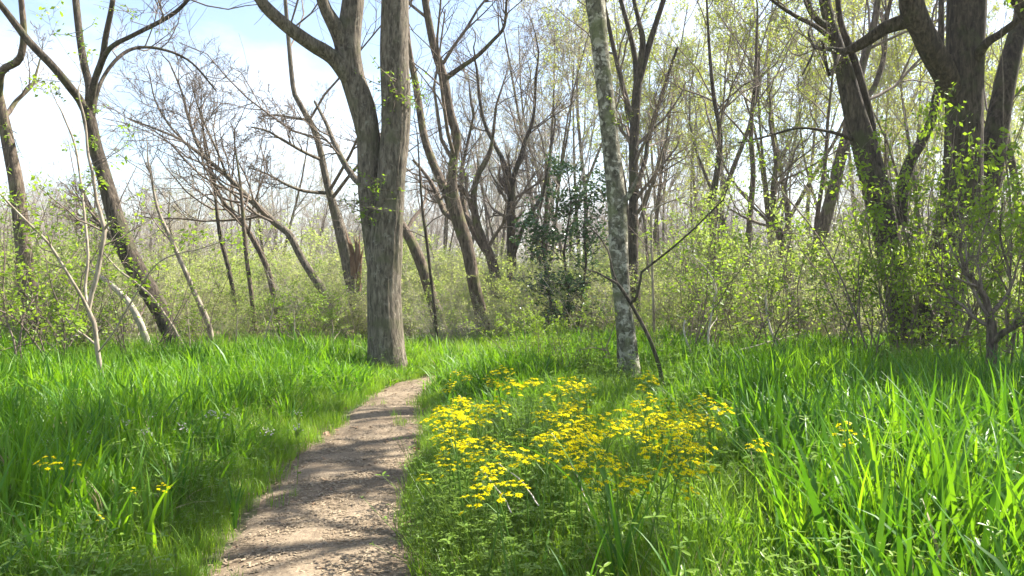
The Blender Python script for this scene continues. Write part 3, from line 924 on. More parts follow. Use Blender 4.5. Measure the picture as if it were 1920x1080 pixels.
# right-hand group
traced_tree('giant_vine_tree', 'huge dark trunk with arching limb at the right behind leafy bushes', 12.0, 13, [
    ('trunk', [(1745, 707, 92), (1752, 640, 84), (1765, 560, 78), (1780, 480, 74), (1797, 400, 72), (1803, 350, 70), (1806, 280, 66), (1807, 222, 64), (1808, 150, 64), (1809, 90, 66), (1812, 0, 70), (1814, -50, 62)], 6, 0.72),
    ('limb', [(1790, 190, 34), (1772, 140, 42, -.2), (1746, 92, 44, -.4), (1728, 55, 42, -.5), (1712, 20, 46, -.6), (1704, -20, 40, -.7), (1690, -60, 34, -.8)], 5, 0.55),
    ('limb', [(1722, 28, 34, -.5), (1690, 42, 28, -.4), (1660, 52, 25, -.3), (1640, 66, 22, -.2), (1612, 84, 20, 0), (1585, 96, 14, .2), (1560, 92, 9, .4)], 1.5, 0.5),
    ('stem', [(1830, 420, 44, .3), (1855, 330, 44, .4), (1868, 250, 42, .5), (1880, 180, 38, .6), (1893, 120, 34, .7), (1905, 70, 32, .8), (1930, 0, 28, .9)], 5, 0.6),
    ('limb', [(1830, 110, 20, -.2), (1848, 82, 17, -.4), (1872, 66, 15, -.6), (1900, 45, 13, -.8), (1940, 10, 11, -1)], 3, 0.4),
], 'bark_dark', furrow=0.09, sides=56, flare=0.18, branch=(6, 5, 4), leaf='leaf_fresh', leaf_n=0, leaf_size=0.05, rf=0.42)

traced_tree('dark_leaning_trunk', 'dark double trunk leaning left beside the huge right hand tree', 12.6, 14, [
    ('trunk', [(1706, 698, 50), (1697, 630, 46), (1684, 552, 44), (1668, 480, 44), (1654, 410, 46), (1638, 340, 48), (1622, 280, 44), (1605, 222, 40), (1592, 170, 35), (1581, 125, 30), (1571, 89, 23), (1556, 44, 22), (1546, 0, 21), (1540, -40, 19)], 4, 0.6),
    ('limb', [(1640, 310, 22, .1), (1630, 230, 22, .1), (1618, 175, 20, .1), (1603, 120, 17, .1), (1590, 80, 14, .1), (1576, 40, 11, .2), (1568, -30, 9, .3)], 3, 0.4),
    ('limb', [(1556, 50, 15), (1538, 42, 13, -.2), (1520, 20, 12, -.4), (1508, -10, 10, -.5)], 2, 0.3),
    ('limb', [(1562, 75, 10), (1530, 50, 9, -.4), (1487, 27, 8, -.8), (1447, 0, 6, -1.2), (1420, -30, 5, -1.4)], 1.5, 0.3),
    ('limb', [(1690, 420, 22, .1), (1693, 350, 24, .2), (1708, 300, 21, .3), (1727, 267, 19, .4), (1748, 222, 17, .4), (1756, 180, 16, .5), (1762, 150, 15, .6), (1764, 80, 12, .7)], 3, 0.4),
    ('limb', [(1600, 262, 8, -.2), (1560, 248, 6, -.5), (1500, 240, 5, -.8), (1440, 255, 4, -1.2), (1385, 268, 3, -1.5)], 0, 0.2),
    ('limb', [(1574, 100, 9, -.1), (1555, 140, 6, -.5), (1540, 75, 5, -.8), (1520, 110, 4, -1.1), (1505, 140, 3, -1.3)], 0, 0.2),
], 'bark_dark', furrow=0.14, sides=28, branch=(8, 6, 4), leaf='leaf_fresh', leaf_n=1, leaf_size=0.045)

traced_tree('slanting_dark_tree', 'dark trunk slanting up to the right behind the leafy thicket', 18, 15, [
    ('trunk', [(1505, 645, 28), (1518, 560, 26), (1531, 480, 24), (1542, 435, 24), (1553, 391, 23), (1566, 345, 22), (1575, 302, 21), (1589, 249, 20), (1602, 190, 18), (1618, 120, 15), (1640, 40, 12), (1650, -40, 10)], 3, 0.5),
    ('limb', [(1532, 490, 10), (1530, 430, 9, .3), (1538, 370, 8, .4), (1548, 300, 7, .5), (1552, 230, 6, .6), (1560, 150, 4, .7)], 1, 0.3),
    ('limb', [(1605, 185, 12, .1), (1632, 175, 11, .3), (1648, 140, 10, .4), (1658, 100, 9, .5), (1662, 40, 8, .6), (1675, -20, 6, .6)], 1, 0.3),
], 'bark_brown', furrow=0.1, sides=18, branch=(9, 6, 4), rmin=0.006, leaf='leaf_bud', leaf_n=1, leaf_size=0.04)

traced_tree('crooked_dead_sapling', 'crooked grey sapling forking low at the right edge of the grass', 8.5, 16, [
    ('trunk', [(1852, 784, 26), (1856, 720, 22), (1860, 660, 20), (1860, 620, 19), (1856, 590, 15), (1848, 560, 13), (1832, 535, 11), (1812, 508, 9), (1800, 470, 6), (1806, 420, 4)], 0, 0.5),
    ('limb', [(1858, 645, 14), (1880, 625, 13, -.1), (1905, 610, 12, -.2), (1950, 590, 10, -.3), (1990, 560, 8, -.4)], 0, 0.2),
    ('limb', [(1856, 590, 10), (1875, 570, 8, .2), (1895, 540, 6, .3), (1890, 500, 5, .4), (1875, 440, 4, .5), (1880, 380, 3, .5)], 0, 0.2),
], 'bark_brown', furrow=0.06, sides=14, flare=0.1, branch=(7, 5, 3), leaf='leaf_fresh', leaf_n=3, leaf_size=0.035, rmin=0.003)

traced_tree('slanting_dark_sapling', 'thin dark sapling slanting across the foot of the pale tree', 9.5, 17, [
    ('trunk', [(1252, 757, 9), (1247, 740, 9), (1243, 724, 8.5), (1238, 695, 8), (1231, 671, 8), (1222, 645, 7.5), (1212, 623, 7), (1200, 600, 7), (1184, 572, 6.5), (1172, 552, 7), (1158, 532, 6), (1140, 522, 4.5), (1118, 510, 3), (1095, 505, 2)], 0, False),
    ('limb', [(1182, 570, 6), (1194, 555, 5.5, -.05), (1200, 530, 5, -.1), (1203, 510, 5, -.15), (1225, 493, 4.5, -.2), (1260, 465, 4, -.4), (1300, 430, 3.5, -.5), (1340, 390, 3, -.6)], 0.5, 0.5),
    ('limb', [(1158, 532, 4), (1148, 505, 3.5, .1), (1140, 470, 3, .2), (1120, 440, 2.5, .3), (1105, 425, 2, .3)], 0, 0.5),
], 'bark_dark', furrow=0.03, sides=12, flare=0, branch=(4, 3, 3), rmin=0.0022, lf=(0.1, 0.25))

# pole trees of the middle distance, left and right
poles = [
    ('thin_grey_tree', 'thin grey leaning pole in front of the bushes at left', 15, [(400, 670, 12), (398, 640, 10), (388, 600, 11), (370, 560, 10), (350, 515, 9), (330, 470, 8), (312, 430, 7), (295, 390, 6), (285, 340, 4)], 'bark_smooth', 31),
    ('thin_brown_tree', 'slim brown pole rising through the left bushes', 17, [(480, 652, 10), (476, 590, 9), (470, 540, 9), (463, 490, 8), (458, 440, 8), (455, 395, 7), (450, 340, 5), (440, 270, 3)], 'bark_brown', 32),
    ('thin_dark_tree', 'slim dark pole leaning slightly in the left bushes', 19, [(450, 638, 9), (437, 545, 8), (425, 490, 8), (412, 440, 7), (405, 380, 6), (400, 330, 4), (385, 260, 3)], 'bark_dark', 33),
    ('pale_fallen_tree', 'pale dead trunk leaning left under the dark leaning tree', 14, [(290, 680, 12), (272, 630, 13), (260, 600, 13), (240, 565, 12), (215, 540, 11), (190, 520, 9), (160, 500, 6)], 'dead_wood', 34),
    ('vine_draped_pole', 'thin dark vine-like stem hanging right of the twin stemmed tree', 15, [(822, 670, 6), (815, 580, 6), (808, 520, 6), (800, 450, 6), (793, 400, 5), (788, 340, 4), (785, 290, 3)], 'bark_dark', 35),
    ('leaning_mossy_tree', 'mossy trunk leaning left close behind the twin stemmed tree', 18, [(835, 645, 26), (810, 560, 23), (795, 510, 22), (775, 460, 20), (758, 430, 18), (735, 395, 15), (705, 340, 10), (690, 290, 6)], 'bark_brown', 36),
    ('bent_green_tree', 'mossy bent tree in the thicket right of the pale trunk', 17, [(1490, 652, 18), (1485, 560, 17), (1475, 500, 16), (1462, 440, 15), (1452, 400, 14), (1450, 350, 11), (1455, 300, 8), (1445, 240, 6)], 'bark_brown', 37),
    ('ivy_dark_tree', 'dark stem in the thicket left of the bent mossy tree', 19, [(1345, 638, 16), (1340, 520, 14), (1338, 440, 14), (1335, 380, 15), (1345, 320, 12), (1350, 250, 10), (1338, 180, 8), (1330, 90, 6), (1325, 0, 4)], 'bark_dark', 38),
    ('narrow_upright_tree', 'narrow upright stem beside the dark thicket stem', 20, [(1402, 632, 14), (1400, 520, 12), (1405, 420, 11), (1412, 330, 10), (1408, 240, 9), (1416, 150, 7), (1420, 40, 5)], 'bark_brown', 39),
    ('pale_wand_sapling', 'thin tan wand-like sapling just right of the pale trunk', 14, [(1228, 680, 5), (1226, 600, 5), (1224, 540, 5), (1222, 470, 4.5), (1221, 420, 4.5), (1223, 395, 4), (1250, 380, 3), (1285, 368, 2.5)], 'bark_smooth', 40),
    ('far_right_tree', 'dark leaning tree at the upper right edge behind the huge trunk', 16, [(1935, 660, 19), (1925, 540, 17), (1915, 420, 16), (1900, 320, 14), (1885, 240, 12), (1890, 130, 9), (1905, 20, 7)], 'bark_dark', 41),
]
for nm, lab, D, tr, bk, sd in poles:
    traced_tree(nm, lab, D, sd, [('trunk', tr, 1.2 if sd not in (34, 40) else 0, 0.45)], bk, furrow=0.06, sides=14, flare=0.1, branch=(8, 6, 4) if sd != 34 else (3, 2, 2),
                rmin=0.005, leaf='leaf_fresh', leaf_n=1 if sd in (37, 38, 39, 41) else 0, leaf_size=0.04)

# trees standing just outside the picture on the right, whose limbs shade the path and the near grass
SHADE = [(7.4, 9.4, 10, -3.6, 'grey woodland tree beyond the right edge, bending in over the glade', 0.5),
         (7.3, 8.2, 10, -1.9, 'grey woodland tree beyond the right edge, nearest the camera', 0.5),
         (10.3, 11.3, 8, 0.0, 'leafy woodland tree beyond the right edge, behind the crooked sapling', 0.3)]
for i, (x0, y0, h0, lean, lab, t0) in enumerate(SHADE):
    rr_ = np.random.default_rng(500 + i)
    base = np.array([x0, y0, gz(x0, y0)])
    root = thing('shade_tree', lab, 'tree', base)
    z = np.linspace(-0.3, h0, 12)
    poly = np.stack([x0 + lean * (np.maximum(z, 0) / 8) ** 2 + 0.12 * np.sin(z * 0.8 + i), y0 + 0.12 * np.sin(z * 0.6 + 2 * i), z], -1)
    rr0 = np.linspace(0.22, 0.05, 12)
    q = spline(np.c_[poly, rr0], 0.15)
    g_ = Geo()
    bark_tube(g_, q[:, :3], q[:, 3], 20, 0.08, 600 + i, 0.2)
    obj('trunk', g_.mesh('trunk', 'bark_dark', offset=base), root)
    P, R, L = resample(q[:, :3], q[:, 3], 24)
    g_, gl = Geo(), Geo()
    a = spawn(rr_, P[None], R[None], np.array([L]), [14, 12, 20][i], (t0, 0.98), (35, 75), [(0.18, 0.30), (0.17, 0.28), (0.26, 0.42)][i], 0.12, 0.2, 0.5, 7, 0.012)
    b_ = spawn(rr_, *a, 8, (0.25, 1), (25, 60), (0.3, 0.6), 0.08, 0.2, 0.6, 5, 0.006)
    c_ = spawn(rr_, *b_, 5, (0.2, 1), (25, 60), (0.3, 0.6), 0.05, 0.2, 0.6, 4, 0.004)
    tubes(g_, a[0], a[1], 6)
    tubes(g_, b_[0], b_[1], 4)
    tubes(g_, c_[0], c_[1], 3)
    leaves(gl, rr_, along(rr_, c_[0], [15, 15, 26][i], (0.1, 1), 0.06), 0.12, aspect=0.65)
    obj('branches', g_.mesh('branches', 'twig', offset=base), root)['kind'] = 'stuff'
    obj('foliage', gl.mesh('foliage', 'leaf_fresh', offset=base), root)['kind'] = 'stuff'


# torn wood on the broken tree: splinters as a part of it
def torn(root_name, D):
    root = bpy.data.objects[root_name]
    rng = np.random.default_rng(77)
    g_ = Geo()
    for i in range(16):
        sx, sy = rng.uniform(652, 672), rng.uniform(455, 520)
        p0 = px(sx + (sy - 455) * 0.22, sy, D - 0.16)
        p1 = p0 + np.array([rng.normal() * 0.05 - 0.05, -0.03, rng.uniform(0.25, 0.6)])
        tubes(g_, np.array([p0 - [0, 0, .4], p0, p1]), np.array([0.03, 0.035, 0.006]), 4)
    o_ = obj('torn_wood', g_.mesh('torn_wood', 'torn_wood', offset=root.location), root)
    o_['label'] = 'torn reddish splintered wood'


torn('broken_bark_tree', 19)


# ------------------------------------------------------------------ shrubs
def shrub_meshes(seed, h=2.0, stems=12, spread=0.35, leaf_n=3, leaf_size=0.035, twigs=(6, 5), arch=0.0, rad0=0.012, base_r=0.18):
    rng = np.random.default_rng(seed)
    az = rng.uniform(0, 6.283, stems)
    b0 = np.stack([np.cos(az), np.sin(az), 0 * az], -1) * rng.uniform(0.1, 1, stems)[:, None] * base_r
    b0[:, 2] = -0.08
    d = norm(np.stack([np.cos(az) * spread, np.sin(az) * spread, np.ones(stems)], -1) * np.array([1, 1, 1]) + rng.normal(size=(stems, 3)) * 0.15)
    L = h * rng.uniform(0.65, 1.15, stems)
    pts, p = [b0], b0
    for k in range(7):
        p = p + d * (L / 7)[:, None]
        pts.append(p)
        d = norm(d + rng.normal(size=d.shape) * 0.14 + np.array([0, 0, 0.05 - arch]))
    P = np.stack(pts, 1)
    R = np.tile(np.linspace(1, 0.3, 8), (stems, 1)) * (rad0 * rng.uniform(0.6, 1.2, stems))[:, None]
    gs, gl = Geo(), Geo()
    a = spawn(rng, P, R, L, twigs[0], (0.2, 1), (25, 65), (0.25, 0.5), 0.03, 0.2, 0.6, 5, 0.003)
    b_ = spawn(rng, *a, twigs[1], (0.2, 1), (30, 70), (0.35, 0.6), 0.02, 0.2, 0.6, 4, 0.0025)
    tubes(gs, P, R, 5)
    tubes(gs, a[0], a[1], 4)
    tubes(gs, b_[0], b_[1], 3)
    leaves(gl, rng, along(rng, b_[0], leaf_n, (0.1, 1), 0.02), leaf_size)
    leaves(gl, rng, along(rng, a[0], leaf_n * 2, (0.3, 1), 0.02), leaf_size)
    return gs, gl


def mk_shrub(seed, leafm, stemm='twig', **kw):
    gs, gl = shrub_meshes(seed, **kw)
    return gs.mesh('stems', stemm), gl.mesh('foliage', leafm)


privet = [mk_shrub(700 + i, 'leaf_shrub', leaf_n=7, leaf_size=0.048, stems=12, spread=0.45, twigs=(7, 5)) for i in range(3)]
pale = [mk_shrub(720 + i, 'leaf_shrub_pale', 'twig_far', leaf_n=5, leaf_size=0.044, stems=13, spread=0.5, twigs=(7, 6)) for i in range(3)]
bright = [mk_shrub(740 + i, 'leaf_bright', leaf_n=4, leaf_size=0.045, stems=10, spread=0.7, twigs=(6, 4), h=1.2) for i in range(2)]
fresh = mk_shrub(750, 'leaf_bright', leaf_n=7, leaf_size=0.05, stems=12, spread=0.55, twigs=(7, 5))
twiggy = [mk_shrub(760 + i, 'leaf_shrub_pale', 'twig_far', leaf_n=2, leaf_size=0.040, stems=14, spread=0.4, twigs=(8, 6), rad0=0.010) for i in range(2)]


def place_shrub(pair, name, label, x, y, h, h0=2.0, group=None, wide=1.0, rot=None):
    rng_ = np.random.default_rng(int(abs(x * 977 + y * 131)) + 3)
    loc = (x, y, float(gz(x, y)))
    r = thing(name, label, 'shrub', loc, rng_.uniform(0, 6.28) if rot is None else rot, group)
    s = h / h0
    r.scale = (s * wide, s * wide, s)
    for nm, me in zip(('stems', 'foliage'), pair):
        o_ = obj(nm, me, r)
        o_['kind'] = 'stuff'
    return r


def at(xp, d):
    return (xp - 960) / FOC * d, d


# named shrubs the photograph sets apart
for pair, nm, lab, xp, d, h, w_ in [
    (fresh, 'leafy_shrub', 'rounded leafy green shrub left of the twin stemmed trunk', 565, 16.0, 1.55, 1.35),
    (privet[1], 'leafy_shrub', 'green shrub between the thin leaning poles and the rounded shrub', 470, 16.5, 1.2, 1.2),
    (bright[0], 'yellow_green_shrub', 'low yellow green shrub in the grass before the dark leaning trunk', 325, 11.5, 0.75, 0.75),
    (privet[2], 'leafy_shrub', 'leafy bush behind the mossy trunk at the left edge', 20, 15.5, 2.6, 1.2),
    (privet[0], 'leafy_shrub', 'leafy bush between the left edge trunk and the dark leaning tree', 130, 15.5, 2.0, 1.2),
    (twiggy[0], 'twiggy_shrub', 'twiggy pale bush behind the thin sapling', 225, 15.0, 1.9, 1.2),
    (bright[1], 'yellow_green_shrub', 'fresh green bush low at the left edge before the mossy trunk', 0, 12.2, 2.1, 0.8),
    (bright[0], 'yellow_green_shrub', 'fresh green bush between the left edge trunk and the thin sapling', 118, 13.6, 1.9, 0.9),
    (privet[1], 'leafy_shrub', 'tall leafy bush behind the left edge trunk and sapling', 70, 17.5, 3.4, 0.8),
    (fresh, 'yellow_green_shrub', 'spreading yellow green shrub just left of the foot of the pale tree', 1075, 10.4, 1.3, 0.75),
    (fresh, 'yellow_green_shrub', 'yellow green shrub behind the back of the flower drift', 1000, 10.9, 1.25, 0.9),
    (privet[1], 'leafy_shrub', 'dense green shrub at the foot of the forked leaning tree', 960, 18.0, 1.9, 1.2),
    (twiggy[1], 'twiggy_shrub', 'pale twiggy shrub right of the twin stemmed trunk', 830, 15.5, 1.2, 1.4),
    (bright[0], 'yellow_green_shrub', 'bright sprig of shrub right of the foot of the pale tree', 1255, 11.5, 0.8, 1.0),
    (privet[2], 'leafy_shrub', 'green bush among grass before the slanting dark trunk', 1430, 13.5, 0.95, 1.5),
    (privet[0], 'leafy_shrub', 'tall leafy shrub in the thicket right of the pale tree', 1300, 15.0, 2.5, 0.8),
    (privet[1], 'leafy_shrub', 'tall leafy shrub climbing in the middle of the right thicket', 1400, 14.2, 3.1, 0.75),
    (twiggy[0], 'twiggy_shrub', 'tall twiggy shrub left of the slanting dark trunk', 1470, 15.0, 2.6, 0.9),
    (pale[0], 'pale_shrub', 'pale green bush between the slanting trunk and the double trunk', 1600, 15.5, 2.1, 1.2),
    (privet[2], 'leafy_shrub', 'leafy bush in shade at the right edge behind the crooked sapling', 1900, 12.5, 3.0, 1.0),
]:
    X, Y = at(xp, d)
    place_shrub(pair, nm, lab, X, Y, h, 1.2 if pair in bright else 2.0, None, w_)

# leafy privet in front of the right-hand trunks: built for its place
for seed, xp, d, h, w_, lab in [(801, 1740, 10.6, 3.6, 0.8, 'tall bright leafed bush in front of the huge dark trunk'),
                                (802, 1655, 11.2, 3.0, 0.7, 'bright leafed bush in front of the dark double trunk'),
                                (803, 1870, 10.2, 4.4, 0.6, 'bright leafed bush at the right edge beside the huge trunk')]:
    pr = mk_shrub(seed, 'leaf_bright', 'twig', leaf_n=6, leaf_size=0.05, stems=13, spread=0.36, twigs=(7, 5), base_r=0.45)
    X, Y = at(xp, d)
    place_shrub(pr, 'bright_bush', lab, X, Y, h, 2.0, None, w_)

# thin leafy saplings in front of the hedge
sapl = [mk_shrub(770 + i, 'leaf_bright', 'twig', leaf_n=3, leaf_size=0.05, stems=4 + i, spread=0.22, twigs=(7, 4), rad0=0.011, base_r=0.12) for i in range(3)]
for k, xp, d, h, w_, lab in [(0, 25, 10.8, 2.7, 1.1, 'thin leafy sapling at the left edge in front of the mossy trunk'), (1, 125, 11.6, 2.9, 1.0, 'thin leafy sapling just left of the pale crooked sapling'),
                             (2, 255, 12.4, 2.4, 1.0, 'thin leafy sapling in front of the dark left leaning trunk'), (1, 400, 13.8, 1.9, 1.0, 'thin leafy sapling in front of the leaning grey pole'),
                             (0, 1285, 12.2, 2.4, 1.1, 'thin leafy sapling right of the slanting dark sapling'), (2, 1365, 12.6, 2.9, 1.0, 'tall thin leafy sapling in front of the dark thicket stem'),
                             (1, 1455, 12.4, 2.6, 1.1, 'thin leafy sapling in front of the bent mossy tree'), (0, 1560, 12.0, 2.3, 1.1, 'thin leafy sapling in front of the slanting dark trunk')]:
    X, Y = at(xp, d)
    place_shrub(sapl[k], 'leafy_sapling', lab, X, Y, h, 2.0, None, w_)

# glossy evergreen
rng = np.random.default_rng(61)
X, Y = at(1062, 16.5)
ev = thing('evergreen_shrub', 'dark glossy leaved evergreen shrub left of the pale trunk', 'shrub', (X, Y, float(gz(X, Y))))
P0 = np.array([[(0, 0, -0.1), (0.05, 0, 1.0), (-0.05, .05, 2.0), (0.1, 0, 3.0), (0.02, 0, 3.7)], [(0.1, 0, -0.1), (0.3, -0.1, 0.9), (0.4, -.1, 1.8), (0.35, 0, 2.5), (0.5, 0, 3.2)], [(-0.1, 0, -0.1), (-0.3, -.1, .8), (-0.42, -.1, 1.5), (-0.5, 0, 2.2), (-0.45, 0, 2.8)]])
R0 = np.tile(np.linspace(0.04, 0.01, 5), (3, 1))
L0 = np.array([3.7, 3.2, 2.8])
gs, gl = Geo(), Geo()
a = spawn(rng, P0, R0, L0, 34, (0.12, 1), (45, 85), (0.14, 0.30), 0.05, 0.12, 0.5, 5, 0.004)
b_ = spawn(rng, *a, 5, (0.2, 1), (30, 60), (0.4, 0.7), 0.0, 0.15, 0.6, 4, 0.003)
tubes(gs, P0, R0, 8)
tubes(gs, a[0], a[1], 5)
tubes(gs, b_[0], b_[1], 3)
leaves(gl, rng, along(rng, b_[0], 10, (0.1, 1), 0.05), 0.095, aspect=0.5)
obj('stems', gs.mesh('stems', 'bark_dark'), ev)['kind'] = 'stuff'
obj('foliage', gl.mesh('foliage', 'leaf_holly'), ev)['kind'] = 'stuff'

LAND = [(60, 'behind the left edge trunk'), (200, 'behind the thin sapling'), (330, 'behind the dark left leaning trunk'), (480, 'behind the thin left poles'), (640, 'behind the arching thin tree'),
        (770, 'behind the twin stemmed trunk'), (880, 'behind the forked leaning tree'), (1000, 'behind the slim upright tree'), (1110, 'behind the glossy evergreen'), (1215, 'behind the pale trunk'),
        (1330, 'just right of the pale trunk'), (1430, 'behind the dark thicket stem'), (1540, 'behind the bent mossy tree'), (1640, 'behind the slanting dark trunk'), (1760, 'behind the dark double trunk'), (9999, 'behind the huge right hand trunk')]


def land(xp):
    return next(t for lim, t in LAND if xp < lim)


POOL = {}


def settle():
    """things that still share a label are told apart by their place"""
    for lab, lst in POOL.items():
        lst.sort(key=lambda q: q[0])
        if len(lst) > 1:
            words = {2: ['left one', 'right one'], 3: ['leftmost', 'middle one', 'rightmost']}.get(len(lst))
            for i, (_, o_) in enumerate(lst):
                o_['label'] = lab + ', ' + (words[i] if words else 'leftmost' if i == 0 else 'rightmost' if i == len(lst) - 1 else ['', 'second', 'third', 'fourth', 'fifth', 'sixth', 'seventh'][min(i, 6)] + ' from left')


# the hedge of shrubs that closes the glade and the wood's undergrowth
rng = np.random.default_rng(62)
allp = privet + pale + twiggy
spots = []
for row, (d0, d1, n_, h0, h1) in enumerate([(16.0, 20, 20, 0.9, 2.1), (20, 27, 22, 1.2, 2.8), (27, 38, 24, 1.6, 3.4)]):
    for i in range(n_):
        xp = -120 + (i + rng.uniform(0, 1)) * 2160 / n_
        d = rng.uniform(d0, d1)
        h = rng.uniform(h0, h1) * (1.0 if xp < 1180 else 1.2)
        if 700 < xp < 900 and row == 0:
            h *= 0.7
        spots.append((xp, d, h, row))
labs = ['shrub in the hedge', 'undergrowth shrub', 'deep wood shrub']
for i, (xp, d, h, row) in enumerate(spots):
    X, Y = at(xp, d)
    k = rng.integers(0, len(allp))
    nm, ad = (('leafy_shrub', 'green leafy'), ('pale_shrub', 'pale green'), ('twiggy_shrub', 'sparse twiggy'))[0 if k < 3 else 1 if k < 6 else 2]
    lab = ad + ' ' + labs[row] + ' ' + land(xp)
    o_ = place_shrub(allp[k], nm, lab, X, Y, h, 2.0, ad + ' ' + ['hedge shrubs', 'undergrowth shrubs', 'deep wood shrubs'][row], rng.uniform(1.0, 1.5))
    POOL.setdefault(lab, []).append((xp, o_))

N = 1000
y = np.where(rng.random(N) < 0.2, rng.uniform(15.5, 24, N), rng.uniform(20, 75, N))
x = rng.uniform(-1, 1, N) * (y * 1.05 + 4)
p_, r_, s_ = put(x, y, rng, 0.7, 1.5, 0.08)
s_ *= np.where(y < 20, 0.55, np.where(y < 24, 0.75, 1.0))[:, None]
ug = [pr[0] for pr in pale + twiggy] + [pr[1] for pr in pale + privet]
n5 = 5
id1 = rng.integers(0, n5, N)
p2 = np.vstack([p_, p_])
r2 = np.vstack([r_, r_])
s2 = np.vstack([s_, s_])
id2 = np.r_[id1, np.where(id1 < 3, n5 + id1, n5 + 3 + id1 % 3)]
scatter('undergrowth', 'hazy tangle of twigs and young leaves filling the distant wood', 'undergrowth', ug, p2, r2, s2, id2)


# ------------------------------------------------------------------ background wood
def wood_tree(seed, H=10.0, r0=0.11, fork=2, leaf=None, leaf_n=0, leaf_size=0.06, n=(8, 6, 5, 3), lean=0.22, t0=0.25):
    rng = np.random.default_rng(seed)
    gt, gb, gl = Geo(), Geo(), Geo()
    stems = []
    for k in range(fork):
        az = rng.uniform(0, 6.28)
        z = np.linspace(0, 1, 10)
        ln = rng.uniform(0.3, 1) * lean * H + (0.06 * H if k else 0)
        wv = rng.normal(size=2) * 0.03 * H
        x_ = np.cos(az) * ln * z ** 1.4 + wv[0] * np.sin(z * 7)
        y_ = np.sin(az) * ln * z ** 1.4 + wv[1] * np.sin(z * 6 + 1)
        zz_ = z * H * (1 if k == 0 else rng.uniform(0.75, 0.95))
        zz_[0] = -0.2
        stems.append((np.stack([x_, y_, zz_], -1), np.linspace(r0, r0 * 0.15, 10) * (1 if k == 0 else 0.75)))
    P = np.stack([s[0] for s in stems])
    R = np.stack([s[1] for s in stems])
    L = np.full(len(stems), H)
    tubes(gt, P, R, 8)
    a = spawn(rng, P, R, L, n[0], (t0, 0.97), (22, 55), (0.24, 0.46), 0.14, 0.22, 0.5, 6, 0.016)
    b_ = spawn(rng, *a, n[1], (0.2, 1), (25, 60), (0.3, 0.6), 0.1, 0.24, 0.6, 5, 0.010)
    c_ = spawn(rng, *b_, n[2], (0.2, 1), (25, 55), (0.35, 0.6), 0.06, 0.2, 0.65, 4, 0.007)
    d_ = spawn(rng, *c_, n[3], (0.2, 1), (25, 60), (0.4, 0.7), 0.03, 0.2, 0.7, 3, 0.006)
    tubes(gb, a[0], a[1], 5)
    tubes(gb, b_[0], b_[1], 4)
    tubes(gb, c_[0], c_[1], 3)
    tubes(gb, d_[0], d_[1], 3)
    if leaf:
        leaves(gl, rng, along(rng, d_[0], leaf_n, (0.2, 1), 0.06), leaf_size)
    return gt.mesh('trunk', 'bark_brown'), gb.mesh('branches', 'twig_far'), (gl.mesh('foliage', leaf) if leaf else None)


bare = [wood_tree(900 + i, fork=1 + i % 3, leaf='leaf_bud' if i % 2 else None, leaf_n=2) for i in range(6)]
leafy = [wood_tree(920 + i, fork=2 + i % 2, leaf='leaf_crown', leaf_n=6, leaf_size=0.08) for i in range(3)]


def place_tree(tr, name, label, X, Y, h, group, wide=1.0):
    rng_ = np.random.default_rng(int(abs(X * 733 + Y * 57)) + 11)
    r = thing(name, label, 'tree', (X, Y, float(gz(X, Y))), rng_.uniform(0, 6.28), group)
    s = h / 10.0
    r.scale = (s * wide, s * wide, s)
    for nm, me in zip(('trunk', 'branches', 'foliage'), tr):
        if me is not None:
            o_ = obj(nm, me, r)
            if nm != 'trunk':
                o_['kind'] = 'stuff'
    return r


def top_row(xp, rng):
    if xp < 680:
        return rng.normal(340, 45)
    if xp < 800:
        return rng.normal(300, 50)
    if xp < 1000:
        return rng.normal(190, 60)
    return rng.normal(60, 70)


rng = np.random.default_rng(63)
for row, (d0, d1, n_) in enumerate([(22, 30, 16), (30, 42, 28), (42, 60, 40)]):
    for i in range(n_):
        xp = -60 + (i + rng.uniform(0, 1)) * 2040 / n_
        d = rng.uniform(d0, d1)
        if row == 0 and xp < 1000:
            continue
        h = 1.5 + (520 - top_row(xp, rng)) / FOC * d
        X, Y = at(xp, d)
        if row > 0 and xp > 1000 and rng.random() < (0.4 if row == 1 else 0.55):
            continue
        lf_ = xp > 1230 and rng.random() < 0.7 or xp > 980 and rng.random() < 0.3
        tr = leafy[rng.integers(0, 3)] if lf_ else bare[rng.integers(0, 6)]
        w_ = min(1.4, max(0.8, 7.0 / h))
        rk = ['near', 'middle', 'far'][row]
        lab = ('%s fresh yellow green tree ' if lf_ else '%s bare twiggy tree ') % rk + land(xp)
        o_ = place_tree(tr, 'spring_tree' if lf_ else 'bare_tree', lab, X, Y, h, rk + (' fresh leaved background trees' if lf_ else ' bare background trees'), w_)
        POOL.setdefault(lab, []).append((xp, o_))
settle()
for xp, d, top, k, lab in [(1350, 25, -40, 0, 'tallest fresh yellow green crown right of the forked dark tree'), (1470, 27, -60, 1, 'broad fresh yellow green crown left of the dark double trunk'), (1690, 30, 90, 2, 'rounded fresh green crown seen under the arching limb')]:
    X, Y = at(xp, d)
    place_tree(leafy[k], 'spring_tree', lab, X, Y, 1.5 + (520 - top) / FOC * d, 'near fresh leaved background trees', 1.0)

